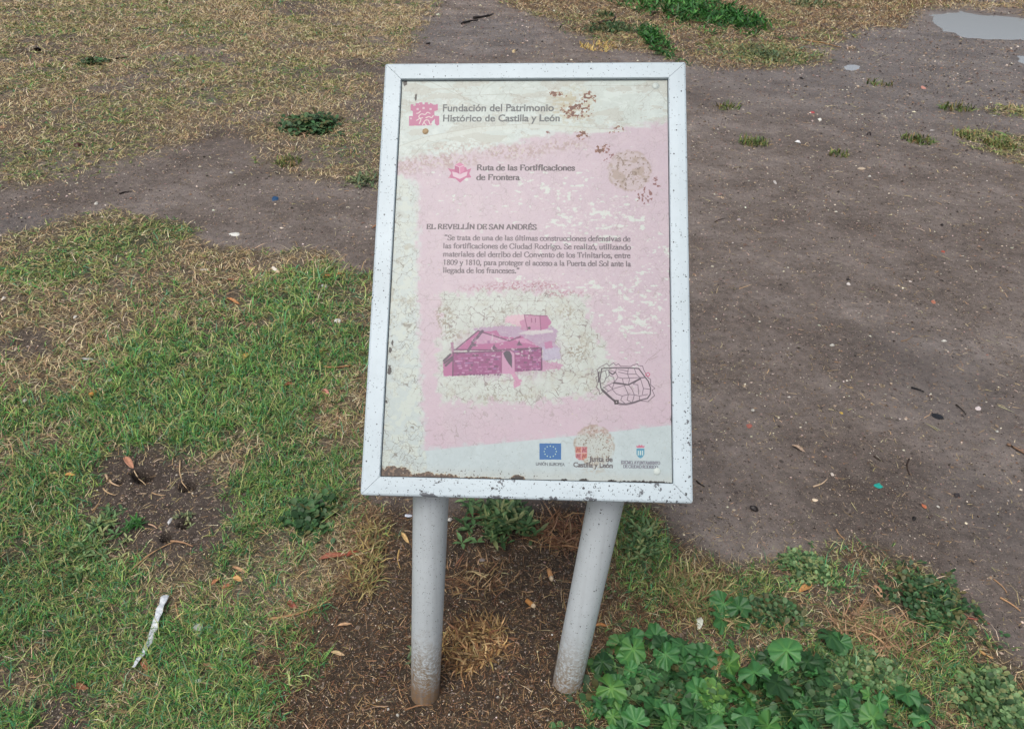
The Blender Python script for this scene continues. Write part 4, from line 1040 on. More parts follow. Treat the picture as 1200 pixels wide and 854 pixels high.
# posts: round tubes running up to the back of the frame
AX = Vector((0.04908877, -0.00146139, 0.99879335))
for (x, y, top) in ((-.1700, .963, None), (.1495, .964, None)):
    r = .0325; base = Vector((x, y, gz(x, y) - .06)); vs = []; fs = []; n = 28
    s1 = AX.cross(Vector((0, 1, 0))).normalized(); s2 = AX.cross(s1).normalized()
    nh = 40
    # distance along the axis to the plane behind the frame bars
    P0 = B_O + B_N * -.031
    for k in range(nh + 1):
        for i in range(n):
            a = 2 * math.pi * i / n; q = base + s1 * r * math.cos(a) + s2 * r * math.sin(a)
            tmax = (P0 - q).dot(B_N) / AX.dot(B_N)
            vs.append(q + AX * (tmax * k / nh) - ROOT)
    for k in range(nh):
        for i in range(n): j = (i + 1) % n; fs.append((k * n + i, (k + 1) * n + i, (k + 1) * n + j, k * n + j))
    fs.append(tuple(nh * n + i for i in range(n)))
    me = py_mesh('post', vs, fs, post_mat, True)
    set_wear(me, lambda c: .5)
    me.polygons[-1].use_smooth = False
    link('post', me, root)

# ------------------------------------------------------------------ PLANTS
def leaf_material(name, rgb, var=.35, rough=.42, veins=True):
    m, nt, b = mat_new(name)
    oi = N(nt, 'ObjectInfo'); a = N(nt, 'Attribute', attribute_name='tint')
    c = lin(rgb)
    r = ramp(nt, oi.outputs['Random'], [(0, tuple(c * (1 - var))), (.45, tuple(c)), (.8, tuple(c * (1 + var * .8))), (1, tuple(np.minimum(c * [1.9, 1.35, .9], 1)))])
    col = mix(nt, 1.0, r.outputs[0], a.outputs['Color'], 'MULTIPLY')
    n = noise(nt, 120, 5)
    col = mix(nt, 1.0, col, ramp(nt, n.outputs[0], [(.3, (.72, .76, .72)), (.7, (1.2, 1.15, 1.2))]).outputs[0], 'MULTIPLY')
    nt.links.new(col, b.inputs['Base Color']); b.inputs['Roughness'].default_value = rough; b.inputs['Specular IOR Level'].default_value = .5
    bump(nt, n.outputs[0], .35, .001, b)
    t = N(nt, 'BsdfTranslucent'); nt.links.new(col, t.inputs[0]); ms = N(nt, 'MixShader'); ms.inputs[0].default_value = .25
    nt.links.new(b.outputs[0], ms.inputs[1]); nt.links.new(t.outputs[0], ms.inputs[2]); nt.links.new(ms.outputs[0], nt.nodes['Material Output'].inputs[0])
    return m
mallow_mat = leaf_material('mallow_leaf', (66, 118, 66), .6)
stem_mat = simple_mat('green_stem', (92, 118, 70), .5, .2, 100)
def mallow_leaf(seed):
    r = random.Random(seed); na = 63; rings = [.0, .3, .58, .82, 1.0]; span = R(170); V = [(0, 0, 0)]; C = [(1.7, 1.5, 1.3)]; F = []
    ph = [r.uniform(-.20, .16) for _ in range(9)]; mid = r.uniform(.15, .5); wv = [r.uniform(-1, 1) for _ in range(6)]; fold = r.uniform(.26, .48); lob = r.uniform(.08, .17); cup = r.uniform(-.55, .40)
    for k, q in enumerate(rings[1:]):
        for i in range(na):
            t = -span + 2 * span * i / (na - 1); l = math.cos(t / span * math.pi * 3.5 + 0) # seven veins
            t = t + .05 * math.sin(3 * t + seed); vein = abs(math.cos(t / span * math.pi * 3.5)); vein = vein ** 3
            rad = q * (1 - lob * (1 - abs(l)) ** 1.3 * q * q - .14 * abs(t / span) ** 3)
            if k == 3: rad *= 1 + .035 * math.cos(i * math.pi) + r.uniform(-.012, .012)
            pf = (t + span) / (2 * span) * 7; pi_ = int(min(pf, 6.999)); rad *= 1 + (ph[pi_] * (1 - pf + pi_) + ph[pi_ + 1] * (pf - pi_)) * q
            x, y = rad * math.sin(t), rad * math.cos(t)
            z = -fold * vein * q * .55 + fold * .25 * q + cup * rad * rad * .6 - mid * abs(x) * .6 + .10 * wv[0] * math.sin(2.2 * t + wv[1] * 3) * q * q + .06 * wv[2] * math.sin(5 * t + wv[3] * 3) * q ** 3 + .05 * math.sin(3 * x + seed) + .04 * math.sin(5 * y + 2 * seed) * q
            V.append((x, y, z)); b = 1 + .6 * (vein ** 3) * (1.25 - q) - .12 * (1 - vein) ; C.append((b * 1.0, .5 + .5 * b, .6 + .4 * b))
    for i in range(na - 1): F.append((0, 1 + i + 1, 1 + i, 1 + i))
    Q = []
    for k in range(3):
        for i in range(na - 1):
            a = 1 + k * na + i; Q.append((a, a + 1, a + na + 1, a + na))
    tri = [(0, 1 + i + 1, 1 + i) for i in range(na - 1)]
    for a, b, c, d in Q: tri += [(a, b, c), (a, c, d)]
    return np_mesh('leaf', np.array(V), np.array(tri), mallow_mat, np.array(C), smooth=True)
LM = [mallow_leaf(s) for s in range(12)]
def tube_mesh(name, pts, rad, mat, n=6):
    V = []; F = []; rad = rad if hasattr(rad, '__len__') else [rad] * len(pts)
    for k, p in enumerate(pts):
        d = (Vector(pts[min(k + 1, len(pts) - 1)]) - Vector(pts[max(k - 1, 0)])).normalized()
        a = d.orthogonal().normalized(); b = d.cross(a)
        for i in range(n): t = 2 * math.pi * i / n; V.append(Vector(p) + a * rad[k] * math.cos(t) + b * rad[k] * math.sin(t))
    for k in range(len(pts) - 1):
        for i in range(n): j = (i + 1) % n; F.append((k * n + i, k * n + j, (k + 1) * n + j, (k + 1) * n + i))
    F.append(tuple(range(n))[::-1]); F.append(tuple((len(pts) - 1) * n + i for i in range(n)))
    return py_mesh(name, V, F, mat, True)
def mallow(px, py, leaves, label, group=None, root_px=None):
    base = at(px, py); rt = bpy.data.objects.new('mallow_plant', None); COL.objects.link(rt); rt.location = base; rt.empty_display_size = .05
    tag(rt, label, 'plant', group)
    for i, (x, y, dia, lift) in enumerate(leaves):
        p = at(x, y, lift); m_ = mpp(x, y) * dia * .5
        o = link('leaf', LM[random.randrange(12)], rt)
        yaw = random.uniform(0, 6.28); tilt = R(random.uniform(5, 55)); td = random.uniform(0, 6.28)
        q = Matrix.Rotation(td, 4, 'Z') @ Matrix.Rotation(tilt, 4, 'X') @ Matrix.Rotation(yaw, 4, 'Z')
        o.matrix_world = Matrix.Identity(4)
        o.location = p - base; o.rotation_euler = q.to_euler(); o.scale = (m_, m_, m_ * random.uniform(.8, 1.3))
        # leaf stalk from the attachment point down to the ground near the crown of the plant
        if lift > .012 or dia > 24:
            crown = (root_px and at(*random.choice(root_px))) or base
            g0 = p.lerp(crown, random.uniform(.3, .6)); g0.z = gz(g0.x, g0.y)
            mid = p.lerp(g0, .5) + Vector((0, 0, -.004 + .3 * (p.z - g0.z)))
            link('stalk', tube_mesh('stalk', [p - base, (p.lerp(mid, .6)) - base, mid - base, g0 - base], [.0006, .0007, .0008, .0010], stem_mat, 5), rt)
    return rt
def in_poly(x, y, P):
    c = False
    for i in range(len(P)):
        (ax, ay), (bx, by) = P[i], P[(i + 1) % len(P)]
        if (ay > y) != (by > y) and x < (bx - ax) * (y - ay) / (by - ay) + ax: c = not c
    return c
MP = [(702, 792), (706, 752), (740, 738), (800, 752), (832, 744), (868, 762), (905, 760), (948, 758), (978, 782), (1000, 812), (1004, 900), (672, 905), (682, 842)]
main0 = [(716, 806, 46, .045), (742, 760, 40, .05), (768, 745, 34, .05), (706, 775, 30, .05), (745, 846, 44, .04), (765, 828, 48, .05), (728, 838, 44, .03), (812, 832, 36, .04), (793, 755, 30, .03),
        (884, 788, 50, .05), (910, 800, 50, .055), (862, 800, 42, .04), (930, 838, 44, .05), (872, 838, 40, .04), (960, 792, 34, .04), (984, 836, 40, .045), (922, 762, 44, .06), (946, 775, 30, .05),
        (790, 790, 36, .035), (802, 776, 30, .03), (760, 790, 32, .03), (828, 770, 30, .03), (900, 850, 46, .05), (790, 858, 44, .05), (848, 862, 42, .04), (700, 866, 30, .03), (950, 860, 44, .05)]
main = [(x, y, d * .88, l) for x, y, d, l in main0]
while len(main) < 240:
    x, y = random.uniform(672, 1004), random.uniform(738, 900)
    if in_poly(x, y, MP): main.append((x, y, random.choice([14, 18, 20, 24, 28, 34]), random.uniform(.004, .045)))
mallow(850, 860, main, 'large leafy green mallow plant spreading beside the foot of the right post', root_px=[(800, 850), (880, 850), (850, 820), (760, 850), (930, 850), (720, 840)])
mallow(850, 730, [(848, 707, 34, .03), (866, 712, 30, .03), (846, 727, 34, .02), (868, 732, 20, .01), (830, 714, 18, .01)], 'few mallow leaves in dry grass above the large mallow')
mallow(975, 758, [(974, 744, 36, .035), (984, 752, 30, .03), (962, 775, 22, .02)], 'single lobed mallow leaf standing alone in dry grass')
mallow(1062, 835, [(1062, 812, 36, .035), (1076, 822, 30, .03), (1082, 842, 32, .02), (1030, 822, 24, .02), (1018, 815, 22, .02), (1022, 842, 34, .02), (1042, 848, 30, .02), (1000, 803, 22, .02)], 'small mallow with a few large leaves right of the main one')

def weed(name, px, py, rx, ry, n, leaf, ht, cols, label, kind='round', cat='weed', group=None):
    """leafy clump: leaflets of a few faces over a dome of short stems"""
    c = at(px, py); k = mpp(px, py)
    ex = np.array(at(px + rx, py)) - np.array(c); ey = np.array(at(px, py - ry)) - np.array(c)
    ax, ay = np.hypot(*ex[:2]), np.hypot(*ey[:2])
    rt = bpy.data.objects.new(name, None); COL.objects.link(rt); rt.location = c; rt.empty_display_size = .03
    tag(rt, label, cat, group)
    V, F, C = [], [], []; SV, SF = [], []
    L0 = leaf * k
    lobes = [(random.uniform(-.6, .6) * ax, random.uniform(-.6, .6) * ay, random.uniform(.35, .75)) for _ in range(6)] + [(0, 0, .8)]
    per = 3 if kind == 'round' else (6 if kind == 'star' else 4); flatk = ht / max(ax, 1e-4)
    for i in range(n // per):
        lx, ly, lr = random.choice(lobes); t = random.random() * 6.28; q = math.sqrt(random.random()) * lr
        sc = random.choice((1, 1, 1, 1.35)); x, y = (lx + q * ax * math.cos(t)) * sc, (ly + q * ay * math.sin(t)) * sc
        if math.sin((c.x + x) * 140 + 2 * math.sin((c.y + y) * 90)) * math.sin((c.y + y) * 120 + 1.7 * math.sin((c.x + x) * 80)) < -.25: continue
        d = math.hypot(x / ax, y / ay); z = gz(c.x + x, c.y + y) - c.z + ht * max(.08, 1 - d * d) * random.uniform(.2, 1.05) + .002
        col = lin(random.choice(cols)) * random.uniform(.65, 1.35)
        a0 = random.random() * 6.28; tx, ty = random.gauss(0, .35), random.gauss(0, .35)
        s0 = len(SV); g = gz(c.x + x * .8, c.y + y * .8) - c.z
        w_ = .0006 * k / .0018
        SV += [(x * .8 - w_, y * .8, g), (x * .8 + w_, y * .8, g), (x, y, z)]; SF.append((s0, s0 + 1, s0 + 2))
        for j in range(per):
            a = a0 + j * 6.28 / per + random.uniform(-.3, .3); L = L0 * random.uniform(.6, 1.25); W = L * (.42 if kind == 'round' else .10 if kind == 'star' else .17)
            dx, dy = math.cos(a), math.sin(a); up = random.uniform(-.15, .45) if kind == 'round' else random.uniform(-.1, .7)
            def P(u, v, w): return (x + dx * u - dy * v, y + dy * u + dx * v, max(z + u * up + (tx * dx + ty * dy) * u + w, g + .0008))
            b = len(V)
            if kind == 'round':
                V += [P(.05 * L, 0, 0), P(.45 * L, W, L * .06), P(.85 * L, W * .8, L * .03), P(L, 0, -L * .08), P(.85 * L, -W * .8, L * .03), P(.45 * L, -W, L * .06), P(.55 * L, 0, -L * .04)]
                F += [(b, b + 6, b + 1), (b + 1, b + 6, b + 2), (b + 2, b + 6, b + 3), (b + 3, b + 6, b + 4), (b + 4, b + 6, b + 5), (b + 5, b + 6, b)]
            else:
                V += [P(0, 0, 0), P(.4 * L, W, L * .05), P(L, 0, -L * .12), P(.4 * L, -W, L * .05), P(.45 * L, 0, -L * .02), P(.7 * L, W * .7, 0), P(.7 * L, -W * .7, 0)]
                F += [(b, b + 4, b + 1), (b + 1, b + 4, b + 5), (b + 5, b + 4, b + 2), (b + 2, b + 4, b + 6), (b + 6, b + 4, b + 3), (b + 3, b + 4, b)]
            C += [col] * 7
    o = link('foliage', np_mesh('foliage', np.array(V), np.array(F), weed_mat, np.array(C)), rt); tag(o, kind='stuff')
    o = link('stem', np_mesh('stem', np.array(SV), np.array(SF), stem_mat), rt); tag(o, kind='stuff')
    return rt
weed_mat = tint_mat('weed_leaf', .5, .4, .22)
DK = [(56, 90, 56), (70, 108, 66), (46, 74, 44), (92, 120, 80), (96, 96, 60)]
MD = [(98, 132, 84), (78, 112, 68), (120, 150, 100), (62, 92, 56), (140, 150, 100)]
BR_ = [(60, 116, 52), (50, 98, 46), (82, 134, 62), (44, 84, 42)]
GY = [(96, 116, 84), (82, 104, 74), (118, 130, 90), (136, 140, 100)]
W_ = [
 ('clover_patch', 1082, 704, 46, 30, 1890, 5.76, 0.0225, DK, 'dark green clover patch at the edge of the path', 'round'),
 ('clover_patch', 1165, 824, 50, 44, 2730, 6.48, 0.0263, MD, 'green clover patch in the lower right corner by the path', 'round'),
 ('ground_weed', 588, 612, 46, 24, 714, 13.60, 0.0350, MD, 'narrow leaved green weed growing right under the board between the posts', 'lance'),
 ('ground_weed', 362, 606, 30, 26, 561, 8.00, 0.0210, DK, 'small dark creeping weed in the grass above the red leaf', 'round'),
 ('ground_weed', 368, 148, 34, 12, 900, 6.00, 0.0700, DK, 'dark green bushy weed alone on the dry lawn beside the board', 'round'),
 ('ground_weed', 112, 75, 15, 4, 240, 4.50, 0.0500, DK, 'tiny dark green weed far left on the dry lawn', 'round'),
 ('ground_weed', 800, 12, 76, 16, 4200, 7.00, 0.1000, BR_, 'big bright green weed mass at the top behind the board', 'lance'),
 ('ground_weed', 764, 44, 15, 16, 1100, 6.50, 0.0700, BR_, 'bright green weed tongue hanging down from the top mass', 'lance'),
 ('ground_weed', 872, 28, 28, 8, 1100, 6.00, 0.0700, BR_, 'low bright green weed to the right of the top mass', 'lance'),
 ('ground_weed', 724, 34, 42, 6, 1300, 5.00, 0.0400, DK, 'long flat green weed trailing left from the top mass', 'lance'),
 ('ground_weed', 708, 19, 14, 4, 160, 5.00, 0.0400, DK, 'small green weed above the trailing one', 'lance'),
 ('ground_weed', 893, 62, 48, 9, 900, 5.50, 0.0350, GY, 'grey green low weed on the edge of the dry litter', 'lance'),
 ('ground_weed', 945, 6, 40, 5, 260, 6.00, 0.0400, GY, 'faded weed in the dry litter left of the puddle', 'lance'),
 ('ground_weed', 104, 646, 32, 14, 442, 9.60, 0.0175, MD, 'broad leaved flat weed just below the burrowed soil patch', 'lance'),
 ('ground_weed', 158, 617, 14, 6, 61, 12.00, 0.0084, BR_, 'small star shaped weed seedling on the burrowed soil patch', 'star'),
 ('ground_weed', 216, 606, 14, 8, 102, 5.60, 0.0070, GY, 'grey green seedling beside the holes in the soil patch', 'lance'),
 ('ground_weed', 488, 770, 6, 16, 51, 11.20, 0.0210, GY, 'thin grass sprout against the left post', 'lance'),
 ('clover_patch', 945, 668, 34, 22, 882, 5.04, 0.0150, MD, 'loose clover at the upper edge of the mallow bed', 'round'),
 ('clover_patch', 905, 716, 46, 16, 1302, 5.76, 0.0165, DK, 'small round leaved cover between mallow and bare soil', 'round'),
 ('clover_patch', 1010, 790, 60, 30, 1470, 5.76, 0.0150, MD, 'thin clover between the mallows', 'round'),
 ('clover_patch', 830, 824, 26, 20, 630, 9.36, 0.0450, [(110, 150, 74), (90, 134, 66), (70, 116, 60)], 'light green small leaved weed amid the big mallow', 'round'),
 ('clover_patch', 780, 815, 90, 50, 1500, 9, .03, DK, 'dark small leaved undergrowth in the left half of the mallow bed', 'round'),
 ('clover_patch', 930, 815, 90, 50, 1500, 9, .03, DK, 'dark small leaved undergrowth in the right half of the mallow bed', 'round'),
 ('ground_weed', 752, 640, 26, 40, 442, 9.60, 0.0210, MD, 'straggly green weed right of the right post top', 'lance'),
 ('ground_weed', 426, 216, 18, 12, 160, 9.00, 0.0300, GY, 'pale green grass clump touching the left edge of the board', 'lance'),
 ('ground_weed', 440, 510, 8, 40, 204, 8.00, 0.0140, GY, 'thin green growth along the board lower left edge', 'lance'),
]
for (nm, x, y, rx, ry, n, lf, ht, cols, lb, kd) in W_: weed(nm, x, y, rx, ry, n, lf, ht, cols, lb, kd)
# grass tufts standing alone on the path and the dry straw tuft under the board
def tuft(name, px, py, rx, ry, n, Lpx, Wpx, pal, label, lean=(.3, 1.3), mat=None, radial=False, curl=.6, dome=0):
    c = at(px, py); k = mpp(px, py)
    ax = abs(at(px + rx, py).x - c.x); ay = (at(px, py - ry) - at(px, py)).length
    t = rng.random(n) * 6.283; q = np.sqrt(rng.random(n)); x = c.x + q * ax * np.cos(t); y = c.y + q * ay * np.sin(t)
    az = t + rng.standard_normal(n) * .7 if radial else None
    z = height(x, y) - .001 + dome * (1 - q * q) * rng.random(n)
    return blades(name, x, y, z, Lpx * k * rng.uniform(.5, 1.3, n), Wpx * k * rng.uniform(.6, 1.3, n), rng.uniform(*lean, n), pick_colors(pal, [1] * len(pal), n), mat or grass_mat, label, az=az, curl=curl)
def tag_tuft(o, group=None):
    if 'kind' in o: del o['kind']
    o['category'] = 'grass tuft'
    if group: o['group'] = group
TG = [(110, 130, 74), (90, 112, 60), (140, 140, 90), (74, 96, 52), (150, 128, 86)]
for (x, y, rx, ry, n, lb) in ((883, 168, 17, 4, 150, 'small dark grass tuft on the path just right of the board'), (1075, 165, 18, 5, 170, 'flat green grass tuft on the path below the big puddle'), (1120, 128, 18, 3, 120, 'dull grass tuft on the path nearer the big puddle'),
                              (984, 182, 11, 2.5, 60, 'faint dark grass tuft between the two path tufts'), (852, 127, 15, 3, 70, 'sparse yellowish tuft on the path close to the board top'), (338, 191, 16, 6, 120, 'little green grass tuft on bare soil left of the board'),
                              (1170, 170, 16, 5, 200, 'green grass clump at the far right edge of the path'), (1132, 160, 12, 4, 90, 'pale green clump left of the right edge grass'), (1030, 100, 16, 2, 40, 'dark flattened stalks on the wet path')):
    tag_tuft(tuft('grass_tuft', x, y, rx, ry, n, 9, 1.4, TG, lb), 'grass tufts on the bare path')
tag_tuft(tuft('straw_tuft', 554, 754, 40, 30, 650, 17, 1.7, [(170, 138, 92), (142, 108, 72), (118, 88, 60), (190, 162, 116), (92, 68, 48)], 'round heap of dead brown straw between the two posts', lean=(1.1, 1.5), mat=straw_mat, radial=False, curl=.35, dome=.016))
tag_tuft(tuft('straw_tuft', 560, 680, 44, 22, 160, 20, 1.4, REDD, 'reddish dead stems fanned out behind the straw heap', lean=(1.2, 1.5), mat=straw_mat, curl=.3, dome=.008))
tag_tuft(tuft('straw_tuft', 660, 625, 34, 20, 240, 26, 1.4, [(140, 104, 76), (112, 80, 58), (166, 130, 96)], 'reddish dead stems left of the right post top', lean=(1.25, 1.5), mat=straw_mat, curl=.3, dome=.01))
tag_tuft(tuft('straw_tuft', 1030, 745, 50, 28, 380, 30, 1.2, [(152, 126, 96), (178, 150, 116), (122, 98, 74)], 'long dead stems lying below the dark clover patch', lean=(1.2, 1.5), mat=straw_mat, curl=.3, dome=.012))
tag_tuft(tuft('straw_tuft', 822, 700, 44, 34, 480, 24, 1.4, [(184, 176, 126), (146, 142, 92), (126, 104, 74), (160, 134, 100), (110, 126, 74)], 'yellow and green withered grass above the mallow', lean=(.7, 1.4), mat=straw_mat, curl=.5, dome=.01))
tag_tuft(tuft('straw_tuft', 432, 655, 22, 46, 300, 18, 1.4, [(176, 158, 108), (150, 130, 84), (128, 104, 72), (130, 138, 84)], 'tall thin withered grass along the soil left of the left post', lean=(.7, 1.4), mat=straw_mat, dome=.006))
tag_tuft(tuft('straw_tuft', 702, 57, 26, 5, 120, 8, 1.3, [(200, 176, 110), (180, 150, 90)], 'yellow straw wisps on the soil under the trailing weed', lean=(.6, 1.4), mat=straw_mat))

# ------------------------------------------------------------------ LITTER
MC = {}
def pmat(rgb, rough=.55, var=.22):
    if rgb[0] > rgb[2] + 50: rgb = tuple(int(a * .68 + b * .32) for a, b in zip(rgb, (138, 112, 92)))
    k = (rgb, rough)
    if k not in MC: MC[k] = simple_mat('litter_%d' % len(MC) if False else 'litter_surface', rgb, rough, var, 240, .35, .35)
    return MC[k]
def frame_of(x0, y0, x1, y1, lift=.002):
    a, b = at(x0, y0, lift), at(x1, y1, lift); c = (a + b) / 2; d = b - a; L = d.length; d.normalize()
    up = Vector((0, 0, 1)); s = up.cross(d).normalized(); return a, b, c, d, s, d.cross(s), L
def stick(name, x0, y0, x1, y1, wpx, rgb, label, cat='twig', bend=.08, group=None, n=6, lift=None, mat=None):
    k = mpp((x0 + x1) / 2, (y0 + y1) / 2); r = max(wpx * k / 2, .0006)
    a, b, c, d, s, u, L = frame_of(x0, y0, x1, y1, (lift or 0) + r * .8 + .0015); pts = []; rd = []; sg = random.choice((-1, 1))
    for i in range(8):
        t = i / 7; pts.append(a.lerp(b, t) + s * (sg * bend * L * math.sin(math.pi * t) + random.uniform(-.007, .007) * L) + Vector((0, 0, random.uniform(0, .012) * L)) - c); rd.append(r * (1 - .55 * t) * random.uniform(.85, 1.15))
    o = link(name, tube_mesh(name, pts, rd, mat or pmat(rgb, .7), n), None, c); return tag(o, label, cat, group)
def leaf_piece(name, x0, y0, x1, y1, wpx, rgb, label, cat='leaf', curl=.35, group=None, lobed=False):
    k = mpp((x0 + x1) / 2, (y0 + y1) / 2); a, b, c, d, s, u, L = frame_of(x0, y0, x1, y1, .004); W = wpx * k * (1.0 if abs(y1 - y0) < abs(x1 - x0) * .6 and False else .62) * 1.3
    V = []; F = []; n = 10
    for i in range(n + 1):
        t = i / n; w = W / 2 * (math.sin(math.pi * min(1, t * .96 + .03)) ** .75) * (1 + (.28 * math.sin(t * 19 + L * 900) if lobed else random.uniform(-.08, .08)))
        for j in (-1, -.5, 0, .5, 1):
            V.append(a.lerp(b, t) + s * w * j + Vector((0, 0, curl * W * (abs(j) ** 1.6) * (.6 + .5 * math.sin(t * 5)) + .12 * W * math.sin(t * 4) - (.05 * W if j == 0 else 0))) - c)
    for i in range(n):
        for j in range(4): F.append((i * 5 + j, i * 5 + j + 1, (i + 1) * 5 + j + 1, (i + 1) * 5 + j))
    nv = len(V); V += [v - Vector((0, 0, .0006)) for v in V]; F += [tuple(nv + q for q in f[::-1]) for f in F]
    for i in range(n): F += [(i * 5, (i + 1) * 5, nv + (i + 1) * 5, nv + i * 5), (i * 5 + 4, nv + i * 5 + 4, nv + (i + 1) * 5 + 4, (i + 1) * 5 + 4)]
    o = link(name, py_mesh(name, V, F, pmat(rgb, .6, .35), True), None, c); return tag(o, label, cat, group)
def chip(name, px, py, wpx, hpx, rgb, label, cat='fragment', group=None, thick=.0016, dome=.15, rough=.5):
    """thin broken flake with an irregular outline, bevelled rim and a slight warp"""
    if cat in ('pebble', 'stone', 'fragment'): wpx *= .82; hpx *= .82
    c = at(px, py, .0012); k = mpp(px, py); ex = wpx * k / 2; ey = max((at(px, py - hpx / 2) - at(px, py + hpx / 2)).length / 2 * .8, k * hpx * .4)
    n = 9; V = []; F = []; ph = random.random() * 6; rr = [random.uniform(.72, 1.15) for _ in range(n)]; ti, tj = random.gauss(0, .18), random.gauss(0, .18)
    for (q, z) in ((1, 0), (1, thick), (.82, thick * 1.4), (.35, thick * 1.4 + dome * min(ex, ey))):
        for i in range(n):
            t = ph + 2 * math.pi * i / n; x, y = ex * rr[i] * q * math.cos(t), ey * rr[i] * q * math.sin(t)
            V.append((x, y, z + x * ti + y * tj + random.uniform(-.05, .05) * min(ex, ey)))
    for r_ in range(3):
        for i in range(n): j = (i + 1) % n; F.append((r_ * n + i, r_ * n + j, (r_ + 1) * n + j, (r_ + 1) * n + i))
    F.append(tuple(3 * n + i for i in range(n))); F.append(tuple(range(n))[::-1])
    o = link(name, py_mesh(name, V, F, pmat(rgb, rough)), None, c); return tag(o, label, cat, group)
def butt(px0, py0, px1, py1, wpx, rgb, label, group='cigarette butts'):
    k = mpp(px0, py0); r = wpx * k / 2; a, b, c, d, s, u, L = frame_of(px0, py0, px1, py1, r + .001)
    rt = bpy.data.objects.new('cigarette_butt', None); COL.objects.link(rt); rt.location = c; rt.empty_display_size = .01
    tag(rt, label, 'cigarette butt', group)
    link('filter', tube_mesh('filter', [a - c, a.lerp(b, .25) - c, a.lerp(b, .7) - c], [r * .96, r, r * 1.03], pmat(rgb, .8), 12), rt)
    link('burnt_end', tube_mesh('burnt_end', [a.lerp(b, .701) - c, a.lerp(b, .86) - c, b - c], [r * .98, r * .9, r * .6], pmat((200, 180, 150), .85), 12), rt)
# the torn plastic strip
pl_m, nt, b = mat_new('grey_white_plastic'); nz = noise(nt, 160, 5)
nt.links.new(ramp(nt, nz.outputs[0], [(.35, (.42, .46, .50)), (.6, (.66, .70, .73)), (.75, (.8, .83, .85))]).outputs[0], b.inputs['Base Color']); b.inputs['Roughness'].default_value = .28; bump(nt, nz.outputs[0], .6, .002, b)
a, b_, c, d, s, u, L = frame_of(194, 697, 157, 782, .014); V = []; F = []; n = 26
for i in range(n + 1):
    t = i / n; w = (.0135 * (1 - .45 * t) * (1 + .12 * math.sin(t * 31)) + .0008) * (1 if t < .95 else .8); zz = .006 * math.sin(t * 7) + .002 * math.sin(t * 37)
    for j in (-1, -.33, .33, 1): V.append(a.lerp(b_, t) + s * (w * .62 * j + .006 * math.sin(t * 3.2)) + Vector((0, 0, zz + .0015 * math.cos(j * 4 + t * 9))) - c)
for i in range(n):
    for j in range(3): F.append((i * 4 + j, i * 4 + j + 1, (i + 1) * 4 + j + 1, (i + 1) * 4 + j))
nv = len(V); V += [v - Vector((0, 0, .0008)) for v in V]; F += [tuple(nv + q for q in f[::-1]) for f in F]
for i in range(n): F += [(i * 4, (i + 1) * 4, nv + (i + 1) * 4, nv + i * 4), (i * 4 + 3, nv + i * 4 + 3, nv + (i + 1) * 4 + 3, (i + 1) * 4 + 3)]
tag(link('plastic_strip', py_mesh('plastic_strip', V, F, pl_m, True), None, c), 'long crumpled grey white plastic strip lying in the lower left grass', 'litter')
butt(643, 667, 647, 680, 5.5, (206, 150, 92), 'pale cigarette butt standing upright looking between the posts')
butt(617, 703, 627, 711, 5.5, (196, 132, 62), 'orange cigarette butt lying slantwise behind the straw heap')
butt(320, 314, 327, 320, 4.5, (222, 214, 200), 'whitish cigarette butt on the dry soil above the green grass')
butt(105, 463, 120, 455, 5, (206, 140, 60), 'orange cigarette butt in the grass at the left')
